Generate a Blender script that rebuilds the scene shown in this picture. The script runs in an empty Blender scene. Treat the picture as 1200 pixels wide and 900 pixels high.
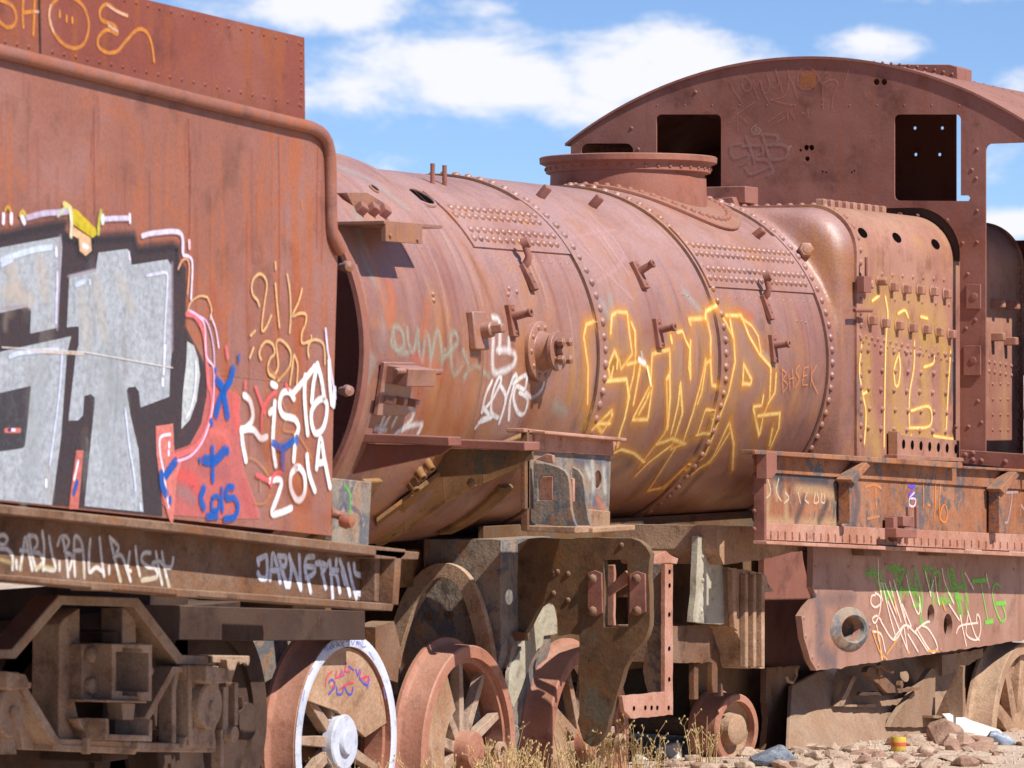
import bpy, math, random
from mathutils import Vector, geometry
random.seed(7)
R_ = math.radians
C = bpy.context.scene
# ---------------------------------------------------------------- camera, world, sun, exposure
AZ = R_(25.7); CA, SA = math.cos(AZ), math.sin(AZ)
CAM = Vector((-17.0, -8.47, 1.62)); F = 5000.0; HY = 480.0
cd = bpy.data.cameras.new('camera'); cam = bpy.data.objects.new('camera', cd); C.collection.objects.link(cam)
cam.location = CAM; cam.rotation_euler = (R_(90), 0, -(math.pi/2 - AZ))
cd.sensor_width = 36; cd.lens = 36*F/1200; cd.shift_y = (HY-450)/1200; cd.clip_start = .5; cd.clip_end = 30000
cd.dof.use_dof = True; cd.dof.focus_distance = 20.2; cd.dof.aperture_fstop = 8
C.camera = cam
SUN_EL, SUN_AZ = R_(47), R_(-103)      # azimuth of the direction towards the sun, from +X towards +Y
w = bpy.data.worlds.new('World'); C.world = w; w.use_nodes = True
def world():
    nt = w.node_tree; N = nt.nodes; L = nt.links; N.clear()
    out = N.new('ShaderNodeOutputWorld'); bg = N.new('ShaderNodeBackground'); sky = N.new('ShaderNodeTexSky')
    sky.sky_type = 'NISHITA'; sky.sun_disc = False; sky.sun_elevation = SUN_EL
    sky.sun_rotation = math.pi/2 - SUN_AZ; sky.altitude = 3000; sky.dust_density = 0.15; sky.ozone_density = 4; sky.air_density = .8
    bg.inputs['Strength'].default_value = 0.072
    tc = N.new('ShaderNodeTexCoord')
    mp = N.new('ShaderNodeMapping'); mp.vector_type = 'POINT'; mp.inputs['Rotation'].default_value = (0, 0, -AZ)
    L.new(tc.outputs['Generated'], mp.inputs['Vector'])   # now x = ahead, -y = right, z = up
    nz = N.new('ShaderNodeTexNoise'); nz.noise_dimensions = '3D'; nz.inputs['Scale'].default_value = 1; nz.inputs['Detail'].default_value = 7
    nz.inputs['Roughness'].default_value = .62; nz.inputs['Distortion'].default_value = .15
    m2 = N.new('ShaderNodeMapping'); m2.inputs['Scale'].default_value = (16, 26, 60); m2.inputs['Location'].default_value = (3.1, 1.7, .4)
    L.new(mp.outputs[0], m2.inputs[0]); L.new(m2.outputs[0], nz.inputs['Vector'])
    # cloud banks: (pixel-free) directions right, up and their half sizes
    banks = [(-.022,.0800,.034,.0115,.92), (.000,.0775,.018,.008,.85), (.034,.0800,.024,.0105,.98), (-.045,.0935,.030,.0085,.95), (-.010,.094,.012,.004,.5), (.010,.0700,.045,.0070,.55), (.086,.0835,.013,.0060,1.0), (.100,.096,.04,.003,.35), (.1175,.0435,.010,.005,.95), (.116,.056,.012,.008,.6),
             (.122,.078,.012,.005,.5), (.12,-.001,.03,.010,.9),(-.06,.070,.018,.012,.55), (-.10,.062,.05,.013,.55), (.22,.05,.07,.02,.7), (-.25,.08,.1,.02,.6)]
    acc = None
    for (u, v, su, sv, a) in banks:
        s = N.new('ShaderNodeVectorMath'); s.operation = 'SUBTRACT'; s.inputs[1].default_value = (1, -u, v); L.new(mp.outputs[0], s.inputs[0])
        q = N.new('ShaderNodeVectorMath'); q.operation = 'MULTIPLY'; q.inputs[1].default_value = (1.2, 1/su, 1/sv); L.new(s.outputs[0], q.inputs[0])
        l = N.new('ShaderNodeVectorMath'); l.operation = 'LENGTH'; L.new(q.outputs[0], l.inputs[0])
        m = N.new('ShaderNodeMapRange'); m.interpolation_type = 'SMOOTHSTEP'; m.inputs['From Min'].default_value = 1.7; m.inputs['From Max'].default_value = 0.1
        m.inputs['To Max'].default_value = a; L.new(l.outputs['Value'], m.inputs['Value'])
        if acc is None: acc = m.outputs[0]
        else:
            x = N.new('ShaderNodeMath'); x.operation = 'MAXIMUM'; L.new(acc, x.inputs[0]); L.new(m.outputs[0], x.inputs[1]); acc = x.outputs[0]
    ad = N.new('ShaderNodeMath'); ad.operation = 'MULTIPLY_ADD'; L.new(nz.outputs[0], ad.inputs[0]); ad.inputs[1].default_value = 2.3; L.new(acc, ad.inputs[2])
    mr = N.new('ShaderNodeMapRange'); mr.interpolation_type = 'SMOOTHSTEP'; mr.inputs['From Min'].default_value = 1.40; mr.inputs['From Max'].default_value = 2.02; mr.inputs['To Min'].default_value = .04
    L.new(ad.outputs[0], mr.inputs['Value'])
    tint = N.new('ShaderNodeMix'); tint.data_type = 'RGBA'; tint.blend_type = 'MULTIPLY'; tint.inputs[0].default_value = 1
    L.new(sky.outputs[0], tint.inputs[6]); tint.inputs[7].default_value = (1.16, 1.26, 1.40, 1)
    mx = N.new('ShaderNodeMix'); mx.data_type = 'RGBA'; L.new(mr.outputs[0], mx.inputs[0]); L.new(tint.outputs[2], mx.inputs[6]); mx.inputs[7].default_value = (10.2, 10.3, 11.0, 1)
    L.new(mx.outputs[2], bg.inputs['Color']); L.new(bg.outputs[0], out.inputs[0])
world()
sd = bpy.data.lights.new('sun', 'SUN'); so = bpy.data.objects.new('sun', sd); C.collection.objects.link(so)
sd.energy = 5.0; sd.angle = R_(.53); sd.color = (1, .955, .89)
sv = Vector((math.cos(SUN_EL)*math.cos(SUN_AZ), math.cos(SUN_EL)*math.sin(SUN_AZ), math.sin(SUN_EL)))
so.rotation_euler = sv.to_track_quat('Z', 'Y').to_euler()
C.view_settings.view_transform = 'Standard'; C.view_settings.look = 'None'; C.view_settings.gamma = 1; C.view_settings.exposure = 0.38
C.render.engine = 'CYCLES'; C.cycles.transparent_max_bounces = 24

# ---------------------------------------------------------------- geometry helpers
def ray(px, py):
    k = (px-600)/F
    return Vector((CA+SA*k, SA-CA*k, -(py-HY)/F))
def side(px, py, y):                       # the point of the vertical plane Y = y seen there
    d = ray(px, py); t = (y-CAM.y)/d.y; return CAM+d*t
def front(px, py, x):
    d = ray(px, py); t = (x-CAM.x)/d.x; return CAM+d*t
def SP(pts, y): return [(p.x, p.z) for p in (side(a, b, y) for a, b in pts)]
def FP(pts, x): return [(p.y, p.z) for p in (front(a, b, x) for a, b in pts)]
def bar(path, hw):                          # outline of a strap following a path, square ends
    L_, R2 = [], []
    P = [Vector(p) for p in path]
    for i, p in enumerate(P):
        a = (P[i]-P[i-1]).normalized() if i else (P[1]-P[0]).normalized()
        b = (P[i+1]-P[i]).normalized() if i < len(P)-1 else a
        n = Vector((-(a+b).y, (a+b).x)).normalized(); h = hw/max(.4, n.dot(Vector((-a.y, a.x))))
        L_.append(tuple(p+n*h)); R2.append(tuple(p-n*h))
    return L_+R2[::-1]
def arc(cx, cy, r, a0, a1, n, ry=None):
    ry = r if ry is None else ry
    return [(cx+r*math.cos(R_(a0+(a1-a0)*i/n)), cy+ry*math.sin(R_(a0+(a1-a0)*i/n))) for i in range(n+1)]
class MB:
    def __init__(s): s.v, s.f, s.uv, s.col = [], [], [], []
    def add(s, vs, fs):
        o = len(s.v); s.v += [Vector(q) for q in vs]; s.f += [tuple(o+i for i in f) for f in fs]
    def box(s, x0, x1, y0, y1, z0, z1):
        s.add([(x, y, z) for x in (x0, x1) for y in (y0, y1) for z in (z0, z1)],
              [(0,1,3,2),(4,6,7,5),(0,4,5,1),(2,3,7,6),(0,2,6,4),(1,5,7,3)])
    def obox(s, c, ax, ay, az, hx, hy, hz):
        c = Vector(c); s.add([c+ax*(i*hx)+ay*(j*hy)+az*(k*hz) for i in (-1,1) for j in (-1,1) for k in (-1,1)],
              [(0,1,3,2),(4,6,7,5),(0,4,5,1),(2,3,7,6),(0,2,6,4),(1,5,7,3)])
    def prism(s, poly, ax, a, b, holes=()):
        if ax == 'y': m = lambda p, t: (p[0], t, p[1])
        elif ax == 'x': m = lambda p, t: (t, p[0], p[1])
        else: m = lambda p, t: (p[0], p[1], t)
        loops = [list(poly)]+[list(h) for h in holes]
        flat = [p for l in loops for p in l]; n = len(flat)
        tris = geometry.tessellate_polygon([[Vector((p[0], p[1], 0)) for p in l] for l in loops]) if (holes or n > 4) else [tuple(range(n))]
        o = len(s.v); s.v += [Vector(m(p, a)) for p in flat]+[Vector(m(p, b)) for p in flat]
        for t in tris: s.f.append(tuple(o+i for i in t)); s.f.append(tuple(o+n+i for i in reversed(t)))
        k = 0
        for l in loops:
            for i in range(len(l)):
                j = (i+1) % len(l); s.f.append((o+k+i, o+k+j, o+n+k+j, o+n+k+i))
            k += len(l)
    def tube(s, pts, r, n=10, cap=True):
        P = [Vector(p) for p in pts]; rs = r if isinstance(r, (list, tuple)) else [r]*len(P); o = len(s.v)
        up = None
        for i, p in enumerate(P):
            t = ((P[min(i+1, len(P)-1)]-P[max(i-1, 0)])).normalized()
            if up is None: up = Vector((0,0,1)) if abs(t.z) < .9 else Vector((1,0,0))
            a = t.cross(up).normalized(); b = t.cross(a).normalized(); up = -b if b.dot(up) < 0 else b
            b = up; a = t.cross(b).normalized()
            for j in range(n):
                q = 2*math.pi*j/n; s.v.append(p+(a*math.cos(q)+b*math.sin(q))*rs[i])
        for i in range(len(P)-1):
            for j in range(n):
                k = (j+1) % n; s.f.append((o+i*n+j, o+i*n+k, o+(i+1)*n+k, o+(i+1)*n+j))
        if cap:
            s.f.append(tuple(o+j for j in reversed(range(n)))); s.f.append(tuple(o+(len(P)-1)*n+j for j in range(n)))
    def lathe(s, prof, c, d, n=48, closed=False, cap=True):      # prof: (along, radius) around axis d through c
        c = Vector(c); d = Vector(d).normalized(); u = Vector((0,0,1)) if abs(d.z) < .9 else Vector((1,0,0))
        a = d.cross(u).normalized(); b = a.cross(d).normalized(); o = len(s.v); m = len(prof)
        for (h, r) in prof:
            for j in range(n):
                q = 2*math.pi*j/n; s.v.append(c+d*h+(a*math.cos(q)+b*math.sin(q))*max(r, 1e-4))
        for i in range(m-1 if not closed else m):
            for j in range(n):
                k = (j+1) % n; i2 = (i+1) % m; s.f.append((o+i*n+j, o+i*n+k, o+i2*n+k, o+i2*n+j))
        if not closed and cap:
            if prof[0][1] > .001: s.f.append(tuple(o+j for j in reversed(range(n))))
            if prof[-1][1] > .001: s.f.append(tuple(o+(m-1)*n+j for j in range(n)))
    def rivet(s, p, n, r=.015, h=None):
        h = r*.8 if h is None else h; p = Vector(p)-Vector(n)*.002; n = Vector(n).normalized()
        u = Vector((0,0,1)) if abs(n.z) < .8 else Vector((1,0,0)); a = n.cross(u).normalized(); b = n.cross(a)
        o = len(s.v)
        for (rr, hh) in ((1, 0), (.82, .6), (.42, .93)):
            for j in range(8):
                q = 2*math.pi*j/8; s.v.append(p+(a*math.cos(q)+b*math.sin(q))*r*rr+n*h*hh)
        s.v.append(p+n*h)
        for i in range(2):
            for j in range(8): k = (j+1) % 8; s.f.append((o+i*8+j, o+i*8+k, o+i*8+8+k, o+i*8+8+j))
        for j in range(8): s.f.append((o+16+j, o+16+(j+1) % 8, o+24))
    def nut(s, p, n, r, h, sides=6, rot=0):
        n = Vector(n).normalized(); p = Vector(p); u = Vector((0,0,1)) if abs(n.z) < .9 else Vector((1,0,0))
        a = n.cross(u).normalized(); b = n.cross(a); o = len(s.v)
        for hh, rr in ((-.005, 1), (h*.85, 1), (h, .85)):
            for j in range(sides):
                q = 2*math.pi*j/sides+rot; s.v.append(p+(a*math.cos(q)+b*math.sin(q))*r*rr+n*hh)
        for i in range(2):
            for j in range(sides): k = (j+1) % sides; s.f.append((o+i*sides+j, o+i*sides+k, o+(i+1)*sides+k, o+(i+1)*sides+j))
        s.f.append(tuple(o+2*sides+j for j in range(sides)))
def obj(name, mb, mat, parent=None, bevel=0, smooth=40, kind=None):
    me = bpy.data.meshes.new(name); base = parent_world(parent)
    me.from_pydata([tuple(q-base) for q in mb.v], [], mb.f); me.update()
    import bmesh
    bm = bmesh.new(); bm.from_mesh(me); bmesh.ops.recalc_face_normals(bm, faces=bm.faces) if not mb.uv else None
    bm.to_mesh(me); bm.free()
    if mb.uv:
        ul = me.uv_layers.new(name='uv'); ca = me.color_attributes.new('paint', 'FLOAT_COLOR', 'POINT')
        for i, cc in enumerate(mb.col): ca.data[i].color = cc
        for l in me.loops: ul.data[l.index].uv = mb.uv[l.vertex_index]
    if smooth:
        me.polygons.foreach_set('use_smooth', [True]*len(me.polygons)); me.set_sharp_from_angle(angle=R_(smooth))
    o = bpy.data.objects.new(name, me); C.collection.objects.link(o); me.materials.append(mat)
    if parent: o.parent = parent
    if bevel:
        b = o.modifiers.new('bevel', 'BEVEL'); b.width = bevel; b.segments = 2; b.limit_method = 'ANGLE'; b.angle_limit = R_(40)
    if kind: o['kind'] = kind
    return o
def parent_world(p):
    v = Vector((0,0,0))
    while p is not None: v = v+Vector(p.location); p = p.parent
    return v
def thing(name, label, cat, loc=(0,0,0), group=None):
    o = bpy.data.objects.new(name, None); C.collection.objects.link(o); o.location = loc; o.empty_display_size = .2
    o['label'] = label; o['category'] = cat
    if group: o['group'] = group
    return o
def tag(o, label, cat, group=None, kind=None):
    o['label'] = label; o['category'] = cat
    if group: o['group'] = group
    if kind: o['kind'] = kind
    return o

# ---------------------------------------------------------------- materials
def rust(name, dark, mid, light, accent, amt=.35, streak=1.0, scale=3.0, rough=.82, bump=.35, dust=.25, patch=None, patch_amt=0.0, dustcol=(.42,.30,.22), speck=.5, spec=.3, dlo=.15, dhi=.95):
    m = bpy.data.materials.new(name); m.use_nodes = True; nt = m.node_tree; N, L = nt.nodes, nt.links; b = N['Principled BSDF']
    tc = N.new('ShaderNodeTexCoord')
    def noise(sc, det=6, ro=.6, st=(1,1,1), dist=0, loc=(0,0,0)):
        mp = N.new('ShaderNodeMapping'); mp.inputs['Scale'].default_value = st; mp.inputs['Location'].default_value = loc; L.new(tc.outputs['Object'], mp.inputs[0])
        n = N.new('ShaderNodeTexNoise'); n.inputs['Scale'].default_value = sc; n.inputs['Detail'].default_value = det; n.inputs['Roughness'].default_value = ro
        n.inputs['Distortion'].default_value = dist; L.new(mp.outputs[0], n.inputs['Vector']); return n.outputs[0]
    def ramp(fac, a, c, lo=0.0, hi=1.0):
        r = N.new('ShaderNodeMapRange'); r.interpolation_type = 'SMOOTHSTEP'; r.inputs['From Min'].default_value = a; r.inputs['From Max'].default_value = c
        r.inputs['To Min'].default_value = lo; r.inputs['To Max'].default_value = hi; L.new(fac, r.inputs['Value']); return r.outputs[0]
    def mix(f, a, c, mode='MIX'):
        x = N.new('ShaderNodeMix'); x.data_type = 'RGBA'; x.blend_type = mode
        if isinstance(f, float): x.inputs[0].default_value = f
        else: L.new(f, x.inputs[0])
        for i, q in ((6, a), (7, c)):
            if isinstance(q, tuple): x.inputs[i].default_value = (*q, 1)
            else: L.new(q, x.inputs[i])
        return x.outputs[2]
    def mul(a, c):
        x = N.new('ShaderNodeMath'); x.operation = 'MULTIPLY'
        for i, q in ((0, a), (1, c)):
            if isinstance(q, float): x.inputs[i].default_value = q
            else: L.new(q, x.inputs[i])
        return x.outputs[0]
    big = noise(scale*.55, 5, .55, dist=.6); med = noise(scale*2.2, 8, .65, loc=(4,2,7))
    stv = noise(scale*2.0, 7, .6, (2.6, 2.6, .22), .15, (1,8,3)); stf = noise(scale*9.0, 4, .6, (1, 1, .12), 0, (5,5,1))
    fine = noise(90, 6, .7); pit = noise(34, 5, .65, loc=(9,1,1))
    c = mix(ramp(big, .36, .66), mid, light)
    c = mix(mul(ramp(med, .5, .72), .75), c, dark)
    c = mix(mul(ramp(stv, .5, .70), .8*streak), c, accent)
    c = mix(mul(ramp(stf, .55, .8), .45*streak), c, dark)
    c = mix(mul(ramp(noise(scale*1.1, 6, .7, loc=(3,3,9), dist=1), .60-.25*amt, .80-.2*amt), min(1.0, .4+amt)), c, accent)
    if patch:
        c = mix(mul(ramp(noise(scale*1.5, 7, .75, (1,1,.8), .8, (7,1,5)), .64-.3*patch_amt, .70-.3*patch_amt), .9), c, patch)
    if dust:
        ge = N.new('ShaderNodeNewGeometry'); sx = N.new('ShaderNodeSeparateXYZ'); L.new(ge.outputs['Normal'], sx.inputs[0])
        c = mix(mul(ramp(sx.outputs[2], dlo, dhi, 0, dust), ramp(med, .35, .65, .5, 1)), c, dustcol)
    hs = N.new('ShaderNodeHueSaturation'); L.new(c, hs.inputs['Color']); L.new(ramp(fine, .3, .7, 1-.28*speck, 1+.28*speck), hs.inputs['Value'])
    c = mix(mul(ramp(pit, .62, .72), .5*speck), hs.outputs[0], dark)
    L.new(c, b.inputs['Base Color'])
    L.new(ramp(med, .3, .7, rough-.1, min(1, rough+.1)), b.inputs['Roughness']); b.inputs['Specular IOR Level'].default_value = spec
    ad = N.new('ShaderNodeMath'); ad.operation = 'MULTIPLY_ADD'; L.new(pit, ad.inputs[0]); ad.inputs[1].default_value = 1.5; L.new(fine, ad.inputs[2])
    ad2 = N.new('ShaderNodeMath'); ad2.operation = 'MULTIPLY_ADD'; L.new(med, ad2.inputs[0]); ad2.inputs[1].default_value = 3; L.new(ad.outputs[0], ad2.inputs[2])
    bp = N.new('ShaderNodeBump'); bp.inputs['Strength'].default_value = bump; bp.inputs['Distance'].default_value = .004; L.new(ad2.outputs[0], bp.inputs['Height'])
    b2_ = N.new('ShaderNodeBump'); b2_.inputs['Strength'].default_value = .7; b2_.inputs['Distance'].default_value = .03; L.new(noise(2.6, 2, .4, loc=(2,9,4)), b2_.inputs['Height']); L.new(b2_.outputs[0], bp.inputs['Normal'])
    L.new(bp.outputs[0], b.inputs['Normal'])
    return m
M = {}
M['tender'] = rust('tender_rust', (.14,.055,.042), (.25,.094,.063), (.285,.130,.104), (.34,.098,.034), .42, 1.1, 2.6, .55, .3, .1, speck=.45, spec=.45)
M['coal'] = rust('coal_board_rust', (.11,.035,.028), (.21,.055,.038), (.25,.085,.06), (.27,.075,.022), .3, .8, 3.0, .7, .3, .1, speck=.4)
M['boiler'] = rust('boiler_rust', (.075,.033,.025), (.235,.098,.070), (.32,.165,.128), (.32,.130,.046), .55, 1.15, 1.5, .42, .26, .62, dustcol=(.46,.285,.28), speck=.5, spec=.6, dlo=.0, dhi=.8)
M['ochre'] = rust('ochre_grime', (.06,.03,.012), (.18,.090,.034), (.29,.165,.075), (.27,.115,.03), .5, .5, 3.5, .85, .5, .4, dustcol=(.36,.24,.13))
M['dome'] = rust('dome_rust', (.14,.05,.034), (.26,.095,.066), (.32,.14,.105), (.30,.10,.05), .35, .8, 2.2, .7, .25, .3, speck=.3)
M['cab'] = rust('cab_rust', (.115,.042,.031), (.23,.088,.064), (.28,.120,.094), (.26,.080,.036), .2, .6, 2.0, .75, .2, .3, speck=.25, dustcol=(.4,.26,.22))
M['fire'] = rust('firebox_rust', (.16,.06,.04), (.29,.12,.085), (.38,.19,.14), (.40,.22,.09), .35, .7, 2.5, .6, .25, .25, speck=.4)
M['frame'] = rust('frame_rust', (.05,.024,.014), (.135,.066,.038), (.21,.125,.082), (.20,.08,.027), .45, .35, 4.2, .85, .5, .45, dustcol=(.42,.29,.19), speck=.7)
M['grey'] = rust('weathered_grey_iron', (.05,.035,.03), (.20,.165,.14), (.31,.25,.195), (.33,.15,.065), .45, .9, 4.5, .85, .6, .4, patch=(.11,.115,.13), patch_amt=.45, dustcol=(.48,.36,.24))
M['girder'] = rust('girder_rust', (.07,.035,.025), (.27,.105,.052), (.34,.17,.10), (.38,.13,.04), .35, .9, 3.4, .8, .5, .3, patch=(.10,.095,.10), patch_amt=.42, speck=.6)
M['bogie'] = rust('bogie_iron', (.09,.05,.034), (.28,.175,.115), (.40,.285,.21), (.30,.13,.05), .35, .4, 4.2, .8, .45, .45, dustcol=(.5,.38,.28), speck=.7)
M['pan'] = rust('ash_pan_iron', (.10,.055,.035), (.23,.140,.088), (.31,.20,.135), (.24,.11,.05), .35, .6, 3.5, .85, .4, .5, dustcol=(.46,.34,.23), speck=.6)
M['pink'] = rust('flange_rust', (.17,.07,.045), (.36,.160,.105), (.46,.25,.185), (.36,.13,.06), .35, .5, 5, .75, .35, .4, speck=.5)
M['plate'] = rust('frame_plate_rust', (.12,.055,.038), (.285,.135,.092), (.36,.195,.14), (.26,.11,.055), .3, .8, 2.6, .6, .3, .3, speck=.3, spec=.45)
M['wheel'] = rust('wheel_rust', (.15,.055,.035), (.33,.135,.085), (.40,.19,.13), (.34,.12,.05), .3, .1, 5, .6, .3, .35, speck=.45)
M['tan'] = rust('dusty_tan_iron', (.13,.065,.036), (.30,.175,.105), (.42,.275,.18), (.30,.13,.06), .4, .35, 4.5, .9, .5, .5, dustcol=(.50,.37,.25), speck=.7)
M['pale'] = rust('pale_scaled_plate', (.14,.11,.08), (.34,.30,.22), (.44,.40,.32), (.32,.20,.11), .1, .3, 5, .85, .5, .3, speck=.5)
M['dark'] = rust('dark_iron', (.02,.012,.01), (.045,.024,.018), (.07,.04,.028), (.07,.03,.015), .3, .5, 3, .9, .4, .2)  # near-black iron colour, also used for the painted lap shadows
M['deep'] = rust('dark_brown_iron', (.035,.018,.010), (.10,.052,.026), (.19,.11,.055), (.17,.07,.02), .45, .4, 3, .8, .35, .4, patch=(.10,.085,.06), patch_amt=.3, dustcol=(.34,.23,.13))
def paintmat(name, col, col2, rough=.55):
    return rust(name, tuple(.55*q for q in col), col, col2, tuple(.8*q for q in col2), .1, .3, 8, rough, .2, .1, speck=.25)
M['white'] = paintmat('white_rim_paint', (.42,.45,.54), (.56,.58,.66))
M['scrapwhite'] = paintmat('dusty_white_sheet', (.55,.52,.47), (.68,.65,.6))
def spraymat():
    m = bpy.data.materials.new('spray_paint'); m.use_nodes = True; nt = m.node_tree; N, L = nt.nodes, nt.links; b = N['Principled BSDF']
    at = N.new('ShaderNodeVertexColor'); at.layer_name = 'paint'; L.new(at.outputs['Color'], b.inputs['Base Color'])
    uv = N.new('ShaderNodeUVMap'); uv.uv_map = 'uv'; sx = N.new('ShaderNodeSeparateXYZ'); L.new(uv.outputs[0], sx.inputs[0])
    def mt(op, a, c=None, cl=False):
        x = N.new('ShaderNodeMath'); x.operation = op; x.use_clamp = cl
        for i, q in ((0, a), (1, c)):
            if q is None: continue
            if isinstance(q, (int, float)): x.inputs[i].default_value = q
            else: L.new(q, x.inputs[i])
        return x.outputs[0]
    e = mt('SUBTRACT', 1, mt('ABSOLUTE', mt('SUBTRACT', mt('MULTIPLY', sx.outputs[0], 2), 1)))
    e = mt('DIVIDE', e, sx.outputs[1], True); e = mt('MULTIPLY', mt('MULTIPLY', e, e), mt('SUBTRACT', 3, mt('MULTIPLY', e, 2)))
    tc = N.new('ShaderNodeTexCoord'); nz = N.new('ShaderNodeTexNoise'); nz.inputs['Scale'].default_value = 45; nz.inputs['Detail'].default_value = 6; nz.inputs['Roughness'].default_value = .7
    L.new(tc.outputs['Object'], nz.inputs['Vector'])
    nr = N.new('ShaderNodeMapRange'); nr.inputs['From Min'].default_value = .3; nr.inputs['From Max'].default_value = .6; nr.inputs['To Min'].default_value = .55; nr.inputs['To Max'].default_value = 1; L.new(nz.outputs[0], nr.inputs['Value'])
    n2 = N.new('ShaderNodeTexNoise'); n2.inputs['Scale'].default_value = 11; n2.inputs['Detail'].default_value = 5; L.new(tc.outputs['Object'], n2.inputs['Vector'])
    n3 = N.new('ShaderNodeMapRange'); n3.inputs['From Min'].default_value = .35; n3.inputs['From Max'].default_value = .6; n3.inputs['To Min'].default_value = .9; n3.inputs['To Max'].default_value = 1; L.new(n2.outputs[0], n3.inputs['Value'])
    al = mt('MULTIPLY', mt('MULTIPLY', e, at.outputs['Alpha']), mt('MULTIPLY', nr.outputs[0], n3.outputs[0]), True)
    L.new(al, b.inputs['Alpha']); b.inputs['Roughness'].default_value = .6; b.inputs['Specular IOR Level'].default_value = .25
    return m
M['spray'] = spraymat()

# ---------------------------------------------------------------- surfaces that carry paint
class PlaneY:
    def __init__(s, y): s.y = y
    def hit(s, a, b): return side(a, b, s.y)
    def nrm(s, p): return Vector((0,-1,0))
    def snap(s, p, o): return Vector((p.x, s.y-o, p.z))
class PlaneX:
    def __init__(s, x): s.x = x
    def hit(s, a, b): return front(a, b, s.x)
    def nrm(s, p): return Vector((-1,0,0))
    def snap(s, p, o): return Vector((s.x-o, p.y, p.z))
BZ = 1.848
def brad(x):
    if x < -1.37: return .858
    if x < -.21: return .800
    if x < 1.11: return .812
    return .824
class Cyl:
    def hit(s, a, b):
        d = ray(a, b); x = 0
        for _ in range(3):
            r = brad(x); A = d.y**2+d.z**2; B = 2*(CAM.y*d.y+(CAM.z-BZ)*d.z); Cc = CAM.y**2+(CAM.z-BZ)**2-r*r
            q = B*B-4*A*Cc
            q = max(q, 0.0)
            p = CAM+d*((-B-math.sqrt(q))/(2*A)); x = p.x
        return p
    def nrm(s, p): return Vector((0, p.y, p.z-BZ)).normalized()
    def snap(s, p, o):
        n = s.nrm(p); r = brad(p.x)+o; return Vector((p.x, n.y*r, BZ+n.z*r))
CYL = Cyl()
def Z(ox, oy, sc): return lambda s: [(ox+float(a.split(',')[0])/sc, oy+float(a.split(',')[1])/sc) for a in s.split()]
def catmull(P, step=2.0):
    if len(P) < 3:
        Q = P
        out = []
        for i in range(len(Q)-1):
            n = max(1, int(math.dist(Q[i], Q[i+1])/step))
            out += [tuple(Q[i][k]+(Q[i+1][k]-Q[i][k])*j/n for k in (0, 1)) for j in range(n)]
        return out+[Q[-1]]
    out = []; E = [P[0]]+list(P)+[P[-1]]
    for i in range(1, len(E)-2):
        n = max(2, int(math.dist(E[i], E[i+1])/step))
        for j in range(n):
            t = j/n; t2, t3 = t*t, t**3
            out.append(tuple(.5*(2*E[i][k]+(E[i+1][k]-E[i-1][k])*t+(2*E[i-1][k]-5*E[i][k]+4*E[i+1][k]-E[i+2][k])*t2+(3*E[i][k]-3*E[i+1][k]+E[i+2][k]-E[i-1][k])*t3) for k in (0, 1)))
    return out+[P[-1]]
def lin(c):
    return tuple((q/255/12.92 if q/255 <= .04045 else ((q/255+.055)/1.055)**2.4) for q in c)
class Paint(MB):
    def __init__(s, surf, base=.001): super().__init__(); s.s = surf; s.l = base
    def stroke(s, pts, w, col, op=1.0, soft=.5, curve=True, step=2.0):
        s.l += .00003
        P = catmull(pts, step) if curve else catmull_lin(pts, step)
        H = [q for q in (s.s.hit(*p) for p in P) if q is not None]
        if len(H) < 2: return
        secs = []
        for i, h in enumerate(H):
            t = (H[min(i+1, len(H)-1)]-H[max(0, i-1)])
            if t.length < 1e-7: continue
            secs.append((h, t.normalized()))
        a, ta = secs[0]; b, tb = secs[-1]
        full = [(a-ta*w*.95, ta, .25, 0.0), (a-ta*w*.6, ta, .8, .8)]+[(h, t, 1, 1) for h, t in secs]+[(b+tb*w*.6, tb, .8, .8), (b+tb*w*.95, tb, .25, 0.0)]
        o = len(s.v); m = 5; c = lin(col)
        for (h, t, ww, fd) in full:
            n = s.s.nrm(h); q = t.cross(n).normalized()
            for j in range(m):
                f = -1+2*j/(m-1); s.v.append(s.s.snap(h+q*(f*w*ww), s.l)); s.uv.append(((f+1)/2, soft)); s.col.append((*c, op*fd))
        for i in range(len(full)-1):
            for j in range(m-1): s.f.append((o+i*m+j, o+i*m+j+1, o+(i+1)*m+j+1, o+(i+1)*m+j))
    def fill(s, pts, col, op=1.0):
        s.l += .00003
        H = [s.s.snap(s.s.hit(*p), s.l) for p in pts]; o = len(s.v); c = lin(col)
        t = geometry.tessellate_polygon([[Vector((q.x+q.y, q.z, 0)) for q in H]])
        s.v += H; s.uv += [(.5, .1)]*len(H); s.col += [(*c, op)]*len(H)
        for f in t: s.f.append(tuple(o+i for i in f))
def catmull_lin(P, step):
    out = []
    for i in range(len(P)-1):
        n = max(1, int(math.dist(P[i], P[i+1])/step))
        out += [tuple(P[i][k]+(P[i+1][k]-P[i][k])*j/n for k in (0, 1)) for j in range(n)]
    return out+[P[-1]]
def dots(pn, pts, w, col, op=1.0, soft=.5):
    for (a, b) in pts: pn.stroke([(a-.6, b-.3), (a+.6, b+.3)], w, col, op, soft)

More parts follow.
